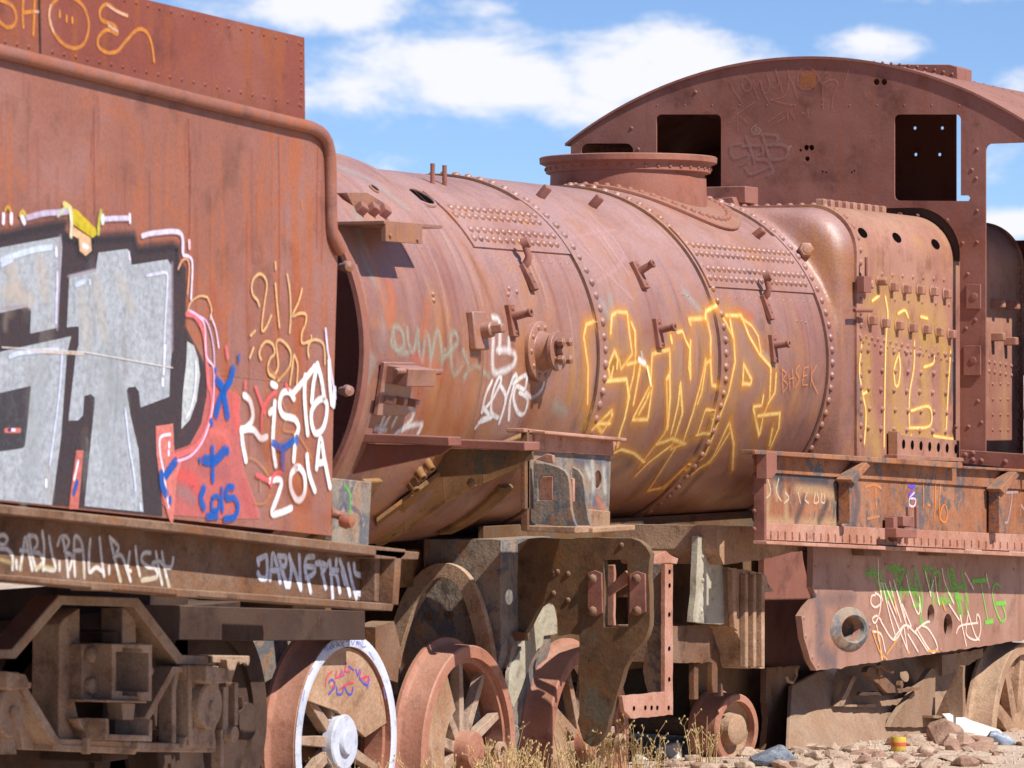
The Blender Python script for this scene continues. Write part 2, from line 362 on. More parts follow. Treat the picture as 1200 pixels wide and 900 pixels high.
# ---------------------------------------------------------------- the desert ground
from mathutils import noise as mn
def gz(x, y):
    q_ = max(0.0, min(1.0, (x-1.6)/2.8)); dip = .10*q_*q_*(3-2*q_) if x < 12 else .10*max(0, 1-(x-12)/10)
    z = 0.02*mn.noise(Vector((x*.8, y*.8, 1)))+.012*mn.noise(Vector((x*3, y*3, 4)))
    z += .035*math.exp(-((x-5.6)/2.0)**2-((y+.95)/.7)**2)          # rubble heap along the ash pan
    z += .03*math.exp(-((x-1.5)/2.5)**2-((y+1.2)/.6)**2)
    z -= dip
    if x > 30: z += min(4.2, (x-30)*.012)                            # the plain rises slowly
    return z
def ground():
    mb = MB()
    def grid(x0, x1, nx, y0, y1, ny, skip=None):
        o = len(mb.v)
        for i in range(nx+1):
            for j in range(ny+1):
                x = x0+(x1-x0)*i/nx; y = y0+(y1-y0)*j/ny; mb.v.append(Vector((x, y, gz(x, y))))
        for i in range(nx):
            for j in range(ny):
                a = o+i*(ny+1)+j; mb.f.append((a, a+ny+1, a+ny+2, a+1))
    xs = [-4000,-900,-200,-60,-25]+[-25+i*.18 for i in range(1, 250)]+[24,32,45,70,120,220,400,900,2500,6000]
    ys = [-4000,-900,-200,-50,-15]+[-6+i*.15 for i in range(0, 90)]+[9,12,18,30,50,90,160,300,600,1200,3000,6000]
    for x in xs:
        for y in ys: mb.v.append(Vector((x, y, gz(x, y))))
    n = len(ys)
    for i in range(len(xs)-1):
        for j in range(n-1): mb.f.append((i*n+j, (i+1)*n+j, (i+1)*n+j+1, i*n+j+1))
    g = rust('desert_sand', (.30,.22,.155), (.47,.36,.275), (.55,.44,.345), (.36,.25,.16), .3, 0, 1.5, .95, .9, 0, speck=.8)
    obj('ground', mb, g, smooth=60, kind='structure')
ground()

# ================================================================ THE TENDER (left, near)
TY = -1.42
tp = PlaneY(TY)
tender = thing('tender', 'rusty steam engine tender with big grey and black graffiti letters, left foreground', 'railway tender', (-5.5, 0, 0))
ptop = [(-150,26),(0,64),(120,94),(240,124),(350,150),(368,156),(378,166),(382,180),(385,262),(389,278),(396,292),(392,430),(388,628)]
mb = MB(); mb.prism(SP(ptop+[(200,608),(0,588),(-150,572)], TY), 'y', TY, TY+.012)
body = obj('side_panel', mb, M['tender'], tender, .003)
# lap seam and lower angle strip are laid on the panel
mb = MB()
mb.prism(SP([(-150,557),(0,573),(200,594),(389,616),(388,628),(200,608),(0,588),(-150,572)], TY), 'y', TY-.0012, TY)
for i in range(26):
    a = -10+i*15.6; p = side(a, 581+a*.104, TY); mb.rivet((p.x, TY-.0012, p.z), (0,-1,0), .008, .003)
obj('foot_strip', mb, M['tender'], tender, .002)
mb = MB(); mb.prism(SP([(-150,391)]+[(0,404),(100,413),(200,430),(290,440),(391,452),(391,455),(290,443.4),(200,433),(100,416),(0,407),(-150,394)], TY), 'y', TY-.0012, TY)
obj('lap_seam', mb, M['tender'], tender)
for (a, b, c, d) in ((109,112,109,262),(221,140,221,290),(326,160,326,590),(372,170,372,420)):
    pass
# the rest of the tank: far side, ends and inner floor
mb = MB()
a = side(389, 300, TY); lo = side(388, 628, TY); tl = side(-150, 60, TY)
mb.box(-9.2, a.x-.02, 1.40, 1.412, .95, 2.35); mb.box(a.x-.05, a.x-.035, -1.405, 1.40, lo.z+.02, a.z-.02)
mb.box(-9.2, a.x-.06, -1.40, 1.40, 2.02, 2.035); mb.box(-9.2, -9.19, -1.40, 1.40, .95, 2.3)
obj('tank_wall', mb, M['coal'], tender)
# rounded bead along the top edge and down the end
path = [side(px, py, TY-.012) for px, py in catmull([(-150,22),(0,60),(120,90),(240,120),(345,145),(366,150),(379,159),(385,174),(387,200),(388,262),(391,279),(399,294)], 8)]
mb = MB(); mb.tube(path, .0225, 14); obj('top_bead', mb, M['tender'], tender, smooth=60)
# upper coal board
CY = -1.30
mb = MB(); tops = [(-150,-92),(0,-45),(170,-1),(357,44)]
mb.prism(SP(tops+[(358,150),(170,120),(0,90),(-150,60)], CY), 'y', CY, CY+.01)
cb = obj('coal_board', mb, M['coal'], tender, .002)
mb = MB()
def rv(px, py, r=.0085): p = side(px, py, CY); mb.rivet((p.x, CY, p.z), (0,-1,0), r, r*.7)
for i in range(26): rv(10+i*13.6, -36+(10+i*13.6)*.2475)
for i in range(26): rv(6+i*13.8, 52+i*13.8*.214-3)
for i in range(9): rv(353, 52+i*9)
for i in range(8): rv(47, -22+i*11)
obj('rivet_row', mb, M['coal'], cb)
mb = MB(); mb.prism(SP([(44,-34),(45.5,-34),(47.5,66),(46,66)], CY), 'y', CY-.004, CY); obj('board_seam', mb, M['dark'], cb)
mb = MB(); mb.box(side(0, 0, CY).x-3, side(357, 44, CY).x, CY+.01, 1.30, 2.28, 2.30); obj('coal_space_floor', mb, M['coal'], tender)
# paint on the tank side
A = Z(0,230,5); B = Z(0,410,4.2875); Cc = Z(170,430,4.5); D = Z(230,290,5)
BLK, GRY, PNK, RED, WHT, BLU, YEL, LBL = (60,55,60), (168,173,181), (205,120,112), (222,98,98), (238,236,250), (4,86,170), (205,185,60), (196,205,228)
g = Paint(tp, .0016)
random.seed(31)
for i in range(70):
    a_ = random.uniform(2,380); b_ = random.uniform(70+a_*.25, 420); L__ = random.uniform(25,170)
    g.stroke([(a_,b_),(a_+random.uniform(-1,1),min(b_+L__*.5,600)),(a_+random.uniform(-1.5,1.5),min(b_+L__,604))], random.uniform(.002,.02), random.choice([(150,62,30),(186,92,46),(120,60,48),(170,108,98),(160,74,40),(196,112,64)]), random.uniform(.08,.3), 1)
# patches of bare orange rust and old primer
for (pts, wd, cc_, oo) in (([(220,140),(222,215),(221,290)],.007,(150,55,25),.55), ([(326,160),(327,250),(326,410)],.006,(165,70,30),.6), ([(109,130),(110,250)],.006,(140,50,28),.5),
        ([(372,175),(371,290)],.008,(175,85,35),.5), ([(352,236),(353,244)],.008,(205,125,60),.7), ([(250,350),(262,430)],.07,(190,88,40),.25), ([(345,300),(350,420)],.06,(190,90,45),.25)):
    g.stroke(pts, wd, cc_, oo, 1)
g.fill(Cc('318,0 345,0 380,30 440,120 500,160 490,250 495,400 520,560 560,660 600,780 600,800 400,800 130,780 85,720 60,560 50,400 50,310 145,300 140,440'), (214,112,112), .6)
for s_, cc_ in (('150,560 250,600 260,640', (235,95,92)), ('360,340 420,360 430,400', (240,130,120)), ('470,180 480,300', (238,110,105)), ('180,650 240,690', (160,130,130)), ('520,640 560,760', (200,105,105)), ('300,520 420,560', (175,110,115))):
    g.stroke(Cc(s_), .045, cc_, .55, 1)
g.fill(A('-80,215 0,225 200,180 370,155 390,230 450,250 455,325 520,350 525,245 780,230 800,310 1000,285 1040,300 1040,420 1060,380 1085,420 1085,600 1080,760')
       +B('990,0 1020,60')+Cc('318,60 320,150 290,300 230,410 150,440 140,300 50,310 50,400 70,560 85,720')+[(189,605),(0,585),(-16,583)], BLK, .96)
for s_ in ('0,225 200,180 370,155', '390,240 450,255 455,325 520,350 528,245 780,228 800,310 1000,285 1040,300 1040,420'):
    g.stroke(A(s_), .028, BLK, .8, 1, False)
g.fill(A('-80,318 0,300 350,235 358,300 330,770 170,805 175,660 150,650 0,682 -80,690'), GRY, .97)
g.fill([(-16,415),(0,412),(82,394),(77,415),(70,515),(59.5,592),(0,586),(-16,584)], GRY, .97)
g.fill(B('-60,230 0,215 150,180 130,400 118,485 105,495 0,510 -60,520'), BLK, .97)
g.fill(A('400,462 555,425 570,330 740,308 752,330 765,402 975,370 1000,410 1000,900')+B('848,130 845,235 700,290 692,210 675,185 640,188 630,205 650,330 690,500 715,815 418,785 440,560 470,270 470,240 450,222 418,232 410,330 385,355 338,355 375,20')+A('455,870 455,762 385,768 393,600'), GRY, .97)
g.fill([(218,400),(226,405),(231,420),(233,440),(229,470),(221,492),(211,503),(213,460),(217,424)], (190,195,196), .97)
random.seed(77)
for i in range(46):
    a_ = random.choice([random.uniform(4,66), random.uniform(85,195), random.uniform(95,150)]); b_ = random.uniform(300, 590); b2x = b_+random.uniform(15,60)
    if (a_ > 60 and a_ < 86) or (a_ > 150 and b_ > 440) or (a_ < 34 and 455 < b_ < 540) : continue
    g.stroke([(a_,b_),(a_+random.uniform(-3,3),min(b2x,596))], random.uniform(.006,.05), random.choice([(206,198,190),(150,152,158),(196,176,158),(168,176,186),(140,128,122)]), random.uniform(.05,.2), 1)
for s_, wd in (('0,655 150,640 165,660',.01),('390,470 550,430',.01),('1000,400 1000,900',.014),('345,240 325,770',.014)): g.stroke(A(s_), wd, (170,150,165), .5, 1, False)
for s_ in ('560,520 600,800','700,500 760,650','470,600 500,850'): g.stroke(A(s_), .05, (206,196,182), .35, 1)
for s_ in ('60,420 100,560', '230,400 250,560', '40,560 160,600'): g.stroke(A(s_), .05, (214,196,176), .35, 1)
for s_ in ('500,300 560,600','200,120 150,600','520,60 600,260'): g.stroke(B(s_), .07, (170,178,180), .35, 1)
g.fill(B('375,505 412,505 400,640 385,800 338,800 350,690'), (196,110,100), .95); g.stroke(B('385,560 365,650'), .008, WHT, .9, .7); g.stroke(B('378,665 362,720'), .012, BLU, .95, .4)
g.fill(B('775,385 862,370 868,520 905,560 880,640 860,900 835,830 800,700 778,520'), PNK, .95)
g.stroke(B('20,405 90,405'), .011, PNK, .9, .6); g.stroke(B('35,402 48,402'), .006, (50,30,110), .95, .5); g.stroke(B('52,402 66,402'), .006, WHT, .9, .5)
# pink outline of the bowl and its highlight
g.stroke(A('1085,690 1130,700 1170,760 1190,830')+B('1030,40 1040,180')+Cc('338,120 345,200 320,310 270,410 180,462 130,470'), .013, (214,110,112), .95, .5)
g.stroke(A('1100,670 1150,700 1190,760')+B('1029,30')+Cc('352,0 355,100 350,200 330,300 290,400 230,470 150,500'), .0065, (236,190,222), .95, .5)
g.stroke(A('1090,670 1110,620 1160,585 1200,590')+D('60,300 80,360 72,420'), .0055, (214,170,120), .9, .5)
g.stroke(A('1035,425 1060,375 1090,370 1100,430 1090,570'), .007, (205,150,120), .95, .5)
g.stroke(A('1065,345 1100,355 1118,400 1110,600'), .0075, (222,214,236), .95, .5)
g.stroke(D('5,400 60,450 95,620 92,900'), .005, (206,180,214), .9, .5); g.stroke(D('75,400 105,480 122,585'), .006, (220,206,228), .95, .5)
# loose highlights
for s_, wd, cc_ in (('825,232 900,215 1045,215 1062,330',.012,(214,210,235)), ('150,125 250,100 325,95 385,90',.013,(190,178,206)), ('590,135 660,130 745,128',.012,(206,200,225)), ('750,110 752,150',.009,WHT), ('318,310 320,345',.010,WHT),
        ('0,375 100,340 200,312 290,300',.014,(200,212,230)), ('325,450 325,520 320,620 318,740',.0085,(206,206,232)), ('850,465 910,455 965,450 970,520 960,700 950,890',.008,(206,206,226)), ('435,520 480,500',.012,LBL), ('515,492 517,512',.008,LBL),
        ('745,330 750,370',.009,(215,208,226)), ('10,110 8,150',.012,WHT), ('55,110 55,150',.013,WHT), ('120,125 130,150',.014,WHT), ('20,80 35,60 50,80',.008,(190,150,50)), ('105,110 122,85 140,115',.008,(200,170,60)), ('1098,265 1100,300',.011,(236,190,196)), ('0,405 60,375',.010,LBL)):
    g.stroke(A(s_), wd, cc_, .95, .6)
for s_, wd, cc_ in (('40,35 100,15 280,0',.011,LBL), ('303,0 290,200 265,400 240,580',.0075,(200,205,232)), ('222,655 222,685',.009,WHT), ('820,-20 812,120',.008,WHT), ('808,150 808,175',.010,WHT), ('620,295 640,480 660,600 672,705',.0075,(206,214,238)), ('695,775 697,800',.009,LBL),
        ('975,60 972,180 950,290 925,345',.0075,(222,222,240)), ('845,425 797,440 795,520 810,600 838,790',.0075,(236,225,238)), ('840,470 840,485',.009,WHT), ('838,510 838,525',.009,WHT)):
    g.stroke(B(s_), wd, cc_, .95, .6)
g.stroke(A('365,45 400,70 430,130 540,200'), .012, (225,205,110), .9, .5); g.fill(A('395,65 440,80 550,190 555,225 530,245 420,165'), (196,176,40), .92); g.fill(A('420,180 520,245 525,320 490,350 455,320 450,250 415,230'), (222,180,140), .92)
g.stroke(A('400,80 408,150 405,230'), .013, (226,220,190), .9, .6); g.stroke(A('370,70 330,110'), .012, (205,214,190), .8, .8); g.stroke(A('480,290 500,300'), .014, (232,228,236), .9, .8)
g.stroke(A('580,90 570,140 565,215'), .012, (190,190,70), .85, .6); g.stroke(A('590,120 590,150'), .013, (226,230,240), .95, .5)
g.stroke([(0,407),(100,413),(200,431)], .0035, (205,196,190), .8, .6, False); g.stroke([(40,412),(95,415)], .006, (225,205,180), .6, .8)
tag_art = obj('graffiti_letters', g, M['spray'], body, smooth=0)
g = Paint(tp, .0062)
# tags on the right end of the panel
for s_ in ('360,340 350,310 325,280 315,230 330,180 365,155 395,180 405,230 390,330 378,430 378,490 400,470 430,400', '455,215 465,330 478,465', '455,90 457,125', '525,160 540,260 545,400 538,495',
           '610,245 590,320 555,400 600,385 635,395 630,450 610,500 612,560 660,545 665,520', '310,515 335,490', '305,645 325,590', '370,655 360,620 375,575 405,550 440,570 450,620 425,650 410,700 420,740 445,750 470,700 465,620 460,560 480,540 520,570 545,620 540,690 510,740 470,780', '450,765 420,745', '565,630 585,690 580,800', '540,800 555,690 560,640',
           '650,640 645,590 665,545 710,545 740,580 745,680'):
    g.stroke(D(s_), .0085, (218,176,122), .9, .7)
for s_ in ('520,480 570,490 620,540 640,570','570,720 620,720 650,680','715,180 740,260 720,330 800,360 870,480','640,0 700,60 760,0','600,600 600,650'): g.stroke(Cc(s_), .008, (190,130,70), .55, .9)
W1 = (250,246,246)
for s_ in ('515,150 545,180 560,250 545,300 500,340', '500,330 505,400 522,490', '500,330 560,330 600,375 630,370', '675,190 670,280 665,400 680,515', '775,165 750,130 715,140 700,200 720,255 780,275 800,320 785,370', '785,370 775,490', '770,140 830,70 885,0',
           '835,50 832,150 838,250 848,350', '870,180 880,80 900,-10', '900,-10 920,60 935,160', '935,165 900,180 870,230 870,300 890,350 925,330 945,270 950,200 935,170', '962,-30 965,80 975,190', '985,200 990,120', '650,240 660,230'):
    g.stroke(Cc(s_), .0175, W1, .97, .7)
g.stroke(D('748,480 760,600 780,720 805,880'), .010, (215,215,240), .9, .7)
for s_ in ('650,600 690,590 710,610 690,680 660,770 700,770 760,745', '790,530 760,570 760,640 790,700 820,690 835,640 830,570 805,530 785,532', '845,470 855,560 885,650', '895,530 915,380 935,480 965,630', '900,510 935,500', '660,90 680,100'):
    g.stroke(Cc(s_), .0175, W1, .97, .7)
for s_ in ('520,85 518,105','575,110 600,180 620,240','680,130 640,170 610,230 605,340','735,95 745,120','580,570 640,600','655,620 670,570 715,555'): g.stroke(Cc(s_), .012, (225,95,100), .85, .6)
for s_, wd in (('455,10 440,70 410,120 380,190 365,250', .014), ('370,70 400,110 410,170 425,260', .014), ('360,10 362,30', .007), ('338,285 342,300', .010), ('345,425 345,480 348,600', .010), ('305,490 360,490 410,440', .016), ('427,430 427,450', .009), ('278,485 280,500', .007), ('100,570 120,540 150,500', .014), ('75,560 80,620 100,670', .012), ('122,690 120,715', .009),
               ('300,640 285,690 300,740', .015), ('320,785 370,785', .013), ('345,690 370,680 385,700 375,750 345,755 342,710', .009), ('395,640 398,760', .009), ('455,635 425,635 420,690 460,690 480,740 460,790 410,800', .012), ('665,400 715,425 775,385', .013), ('718,430 715,500', .012), ('790,370 792,400', .010), ('717,525 717,540', .009)):
    g.stroke(Cc(s_), wd*(1.15 if '6' == s_[1] or float(s_.split(',')[1].split()[0]) > 600 else 1.35), BLU, .99, .25)
g.stroke(D('240,630 240,665'), .009, BLU, .98, .3); g.stroke(D('165,590 172,640'), .014, (226,110,120), .85, .8)
for s_ in ('700,480 760,640 840,700','560,200 620,420'): g.stroke(Cc(s_), .07, (150,75,45), .35, 1)
obj('graffiti_tags', g, M['spray'], body, smooth=0)
# paint on the coal board
Pz = Z(0,0,3); g = Paint(PlaneY(CY), .002)
for s_ in ('-10,70 20,95 45,90 55,60 40,20 0,0 -20,-10', '80,-10 78,50 80,95', '120,-10 118,60 115,120', '80,45 120,40', '215,-15 185,10 170,50 180,100 215,150 260,170 295,150 310,90 295,30 260,-5 215,-15',
           '445,55 410,40 375,15 350,35 355,70 400,90 410,120 375,105 345,130 345,165 375,185 410,180 440,145 480,105 510,110 530,150 540,215'):
    g.stroke(Pz(s_), .0095, (206,132,62), .92, .6)
for s_ in ('208,40 208,58','232,58 232,74','252,64 252,78'): g.stroke(Pz(s_), .008, (214,142,60), .9, .5)
for s_ in ('120,40 135,42','445,55 405,38 375,18','175,20 172,60 185,110','380,90 410,110'): g.stroke(Pz(s_), .007, (226,196,176), .7, .8)
obj('graffiti_drawing', g, M['spray'], cb, smooth=0)
# frame beam with flanges
mb = MB(); WY = -1.34
top = [(-150,580),(0,594),(200,616),(475,646)]
mb.prism(SP([(-150,588),(0,602),(200,624),(468,652),(462,706),(200,692),(0,676),(-150,664)], WY), 'y', WY, WY+.012)
fb = obj('frame_beam', mb, M['frame'], tender, .002)
mb = MB(); mb.prism(SP([(-150,578),(0,591),(200,612),(300,624),(476,644),(474,652),(470,655),(200,623),(0,602),(-150,590)], -1.45), 'y', -1.45, WY+.02)
mb.prism(SP([(440,643),(492,647),(490,656),(440,655)], -1.45), 'y', -1.45, WY+.02)
mb.prism(SP([(-150,661),(0,673),(200,689),(440,706),(462,708),(460,716),(200,697),(0,680),(-150,667)], -1.45), 'y', -1.45, WY+.02)
for (a, b) in ((105,686),(205,694)): mb.prism(SP([(a,b-4),(a+28,b-2),(a+27,b+7),(a+3,b+6)], -1.452), 'y', -1.452, -1.37)
obj('beam_flange', mb, M['frame'], tender, .004)
mb = MB(); mb.prism(SP([(464,650),(471,651),(467,709),(460,708)], -1.45), 'y', -1.45, WY); mb.prism(SP([(440,650),(446,651),(444,706),(439,705)], -1.40), 'y', -1.40, WY)
mb.rivet(side(452,668,WY-.001), (0,-1,0), .012); mb.rivet(side(450,690,WY-.001), (0,-1,0), .012); mb.rivet(side(220,640,WY), (0,-1,0), .009, .004)
obj('beam_stiffener', mb, M['frame'], tender, .003)
mb = MB(); mb.prism(SP([(150,708),(428,716),(428,750),(300,751),(196,750),(150,738)], -.70), 'y', -.70, -.6); mb.box(-9, side(420,0,-1.1).x, -.6, 1.3, .82, .9)
obj('inner_sill', mb, M['dark'], tender, .004)
E = Z(0,600,5); Ff = Z(280,620,6); g = Paint(PlaneY(WY), .002)
for s_ in ('-10,140 20,135 40,160 20,195 0,190', '0,215 40,220 70,260 70,330', '92,290 95,325', '115,330 130,240 145,150 165,240 185,335', '118,225 160,225', '165,140 180,230 205,330', '165,140 205,145 215,190 190,235 225,240 250,290 210,335', '245,120 255,210 250,335', '285,150 300,240 320,335 255,330', '345,300 345,335',
           '335,190 350,150 385,145 400,180 375,225', '365,160 385,260 395,375', '385,240 420,260 405,330', '435,370 430,250 435,145 470,170 485,260 490,380', '430,225 480,225', '525,165 518,250 520,350 560,325 600,350', '580,155 590,260 605,370', '635,325 635,355', '640,150 660,240 700,400', '645,155 690,205 665,265', '665,265 710,260 760,400', '755,240 745,330 760,345', '790,210 800,300 815,370', '875,240 840,240 825,280 860,320 905,330 915,380 830,400', '910,240 925,330 945,420', '945,240 960,330 985,435', '890,300 930,290 965,320 1000,320 1010,275'):
    g.stroke(E(s_), .0125, (226,218,210), .92, .8)
for s_ in ('115,300 120,335','200,330 240,320','260,320 310,330','695,370 705,400','825,400 910,390','975,400 990,435','480,330 490,375','0,280 70,300'): g.stroke(E(s_), .012, (206,186,130), .5, 1)
obj('graffiti_words', g, M['spray'], fb, smooth=0)
g = Paint(PlaneY(WY), .002)
for s_ in ('130,215 170,195 190,190 195,250 190,340 150,345 130,310', '130,215 135,245', '215,350 225,260 235,175 265,260 285,370', '222,290 270,290', '275,190 300,280 330,400', '275,190 325,200 320,260 290,270 340,400', '350,185 365,280 350,400', '350,195 390,300 430,420', '420,190 425,300 430,410', '520,195 475,200 460,260 470,330', '460,260 520,270 530,300 500,330 470,340', '480,340 500,440', '540,240 570,250 585,320 605,410', '580,310 630,230', '635,230 645,330 655,480', '640,310 680,320 705,440', '680,220 678,255', '720,290 740,380', '705,220 740,320 775,460', '765,250 790,370 820,480', '805,250 815,310 860,330 900,370 905,455 820,450', '560,235 600,250', '650,290 690,290'):
    g.stroke(Ff(s_), .0150, (228,232,246), .97, .6)
obj('graffiti_signature', g, M['spray'], fb, smooth=0)
# end plate and coupling hook
mb = MB(); mb.prism(SP([(389,560),(436,565),(432,640),(389,640)], -1.22), 'y', -1.22, -1.19); obj('end_plate', mb, M['grey'], tender, .004)
g = Paint(PlaneY(-1.22)); Mz = Z(380,480,4.615)
g.stroke(Mz('110,410 135,450 140,520 138,590'), .008, (90,180,90), .85, .5); g.stroke(Mz('75,560 105,510 120,540'), .014, (90,92,120), .7, .9); g.stroke(Mz('150,530 190,560 200,620'), .014, (96,96,120), .6, .9)
obj('graffiti_dabs', g, M['spray'], tender, smooth=0)
mb = MB(); mb.tube([side(386,600,-1.40), side(398,604,-1.42), side(406,611,-1.46)], [.018,.016,.020], 10); mb.lathe([(-.03,.0),(-.022,.02),(0,.027),(.022,.02),(.03,0)], side(406,611,-1.47), (0,-1,0), 14)
obj('coupling_pin', mb, M['tender'], tender)
# bogie: arch bars, pedestals, axle boxes and wheels
T7 = Z(0,680,4)
Y0 = -.85
def bogie():
    bg = MB()
    def strap(s_, hw, y0, y1): bg.prism(SP(bar(T7(s_), hw), y0), 'y', y0, y1)
    strap('-240,330 -60,345 66,345 285,92 640,104 845,372 1030,380', 5.5, Y0, Y0+.10)
    strap('1000,370 1172,372', 4.5, Y0-.02, Y0+.06); 
    strap('110,500 285,785 640,800', 4.2, Y0-.01, Y0+.09); strap('690,650 818,418 1010,425', 3.4, Y0-.01, Y0+.09)
    strap('-60,470 150,488', 2.6, Y0-.05, Y0+.05)
    bg.prism(SP(T7('280,210 300,180 345,150 375,130 375,300 352,320 350,560 372,660 430,735 430,790 280,785 275,700'), Y0+.03), 'y', Y0+.03, Y0+.14)
    bg.prism(SP(T7('575,130 635,140 640,300 575,300'), Y0+.04), 'y', Y0+.04, Y0+.13)
    bg.prism(SP(T7('60,480 130,520 300,800 110,795'), Y0+.07), 'y', Y0+.07, Y0+.10)
    bg.prism(SP(T7('250,740 700,760 1015,770 1015,808 250,800'), Y0-.005), 'y', Y0-.005, Y0+.12)
    strap('420,735 420,815', 2.2, Y0-.03, Y0); strap('655,758 650,800', 2.2, Y0-.03, Y0)
    return obj('bogie_frame', bg, M['bogie'], tender, .005)
bf = bogie()
mb = MB()   # open spring housing
q = T7('385,300 530,300 530,560 385,570'); mb.prism(SP(q, Y0-.02), 'y', Y0-.02, Y0+.05)
mb.prism(SP(T7('525,298 715,300 712,566 525,560'), Y0-.10), 'y', Y0-.10, Y0+.05, [SP(T7('543,335 575,335 575,316 668,318 668,338 700,340 698,522 645,525 645,545 575,540 575,520 543,518'), Y0-.10)])
mb.prism(SP(T7('500,560 690,566 690,576 500,572'), Y0-.13), 'y', Y0-.13, Y0+.02)
for a in ('415,350', '415,495'): p = side(*T7(a)[0], Y0-.02); mb.lathe([(0,.03),(.02,.028),(.028,0)], p, (0,-1,0), 14)
mb.prism(SP(T7('450,310 465,310 465,560 450,560'), Y0-.03), 'y', Y0-.03, Y0)
mb.box(*(lambda a, b: (a.x, b.x))(side(*T7('540,330')[0], Y0), side(*T7('700,330')[0], Y0)), Y0+.03, Y0+.05, side(*T7('540,540')[0], Y0).z, side(*T7('540,310')[0], Y0).z)
for a in ('605,360', '605,500', '680,425'): p = side(*T7(a)[0], Y0+.03); mb.nut(p, (0,-1,0), .016, .03)
obj('spring_box', mb, M['bogie'], bf, .003)
mb = MB()
mb.prism(SP(T7('497,648 510,648 512,722 700,728 702,652 715,652 713,756 497,750'), Y0-.10), 'y', Y0-.10, Y0+.04); mb.prism(SP(T7('360,648 500,648 500,748 430,740 385,690'), Y0-.02), 'y', Y0-.02, Y0+.02)
mb.prism(SP(T7('570,575 635,578 628,655 578,655'), Y0-.06), 'y', Y0-.06, Y0)
obj('spring_cradle', mb, M['bogie'], bf, .003)
def axle_box(cx, cy, name='axle_box'):
    mb = MB(); a = lambda s_: [(cx+float(q.split(',')[0])/4, cy+float(q.split(',')[1])/4) for q in s_.split()]
    mb.prism(SP(a('-100,-190 60,-185 60,60 40,120 50,200 -110,200 -100,150 -55,100 -60,-80 -95,-120'), Y0-.02), 'y', Y0-.02, Y0+.10)
    mb.prism(SP(a('0,-190 90,-175 120,-110 20,-100 0,-110'), Y0-.09), 'y', Y0-.09, Y0+.02)
    mb.prism(SP(bar(a('-130,-180 -150,-80 -150,195'), 2.5), Y0), 'y', Y0, Y0+.06)
    mb.prism(SP(bar(a('-75,-190 -70,190'), 2.2), Y0-.03), 'y', Y0-.03, Y0+.06)
    ab = obj(name, mb, M['bogie'], bf, .005)
    mb = MB(); p = side(cx, cy, Y0-.04); mb.lathe([(-.03,.085),(.012,.085),(.02,.078),(.02,.02),(.03,.018),(.032,0)], p, (0,-1,0), 28); obj('axle_cap', mb, M['bogie'], bf)
axle_box(242, 827); axle_box(8, 834)
mb = MB()   # brake rigging beside the box
for a in ('1060,500 1058,745','1110,480 1108,680','1045,700 1042,880'):
    mb.prism(SP(bar(T7(a), 3.0 if a[2] == '6' else 2.0), Y0-.02), 'y', Y0-.02, Y0+.02)
mb.prism(SP(bar(T7('1110,540 1140,545 1145,600 1110,622'), 1.1), Y0-.02), 'y', Y0-.02, Y0)
mb.prism(SP(T7('1065,370 1115,375 1100,430 1085,480 1070,440'), Y0-.05), 'y', Y0-.05, Y0-.01)
mb.lathe([(-.02,.03),(.02,.03)], side(*T7('1080,720')[0], Y0-.02), (0,-1,0), 14)
for a in ('1118,382','1150,388'): mb.nut(side(*T7(a)[0], Y0-.02), (0,-1,0), .010, .012)
obj('brake_hanger', mb, M['bogie'], bf, .003)
def wheel_mesh(R, x, yo, zc, wdt=.13, rim=.11, fl=.03, ax=(0,1,0)):
    mb = MB(); mb.lathe([(0,R-rim),(0,R-.006),(.006,R),(wdt*.72,R+.004),(wdt*.80,R+.012),(wdt*.86,R+fl),(wdt*.97,R+fl),(wdt,R+fl-.006),(wdt,R-rim)], (x, yo, zc), ax, 72, closed=True)
    return mb
def bogie_wheel(px, x=None):
    p = side(px, 800, -.55); zc = .46
    w_ = wheel_mesh(.42, p.x, -.55, zc); w_.lathe([(.02,.33),(.05,.2),(.0,.09),(.0,.0)], (p.x, -.55, zc), (0,1,0), 40); w_.lathe([(.10,.33),(.10,0)], (p.x, -.55, zc), (0,1,0), 40)
    w2 = wheel_mesh(.42, p.x, .49, zc); w2.lathe([(.05,.33),(.05,0)], (p.x, .49, zc), (0,1,0), 40)
    o = obj('wheel', w_, M['dark'], tender); obj('wheel', w2, M['dark'], tender)
    mb = MB(); mb.tube([(p.x, -.70, zc), (p.x, .60, zc)], .07, 16); obj('axle', mb, M['dark'], tender)
bogie_wheel(250); bogie_wheel(60); 
mb = MB(); a = side(0,0,-1); mb.box(-9, side(300,0,-.4).x, .9, 1.0, .55, .95); mb.box(side(120,0,-.8).x, side(150,0,-.8).x, -.8, .8, .40, .85); mb.box(side(-40,0,-.8).x, side(290,0,-.8).x, -.55, -.5, .45, 1.0)
obj('centre_beam', mb, M['dark'], tender, .004)

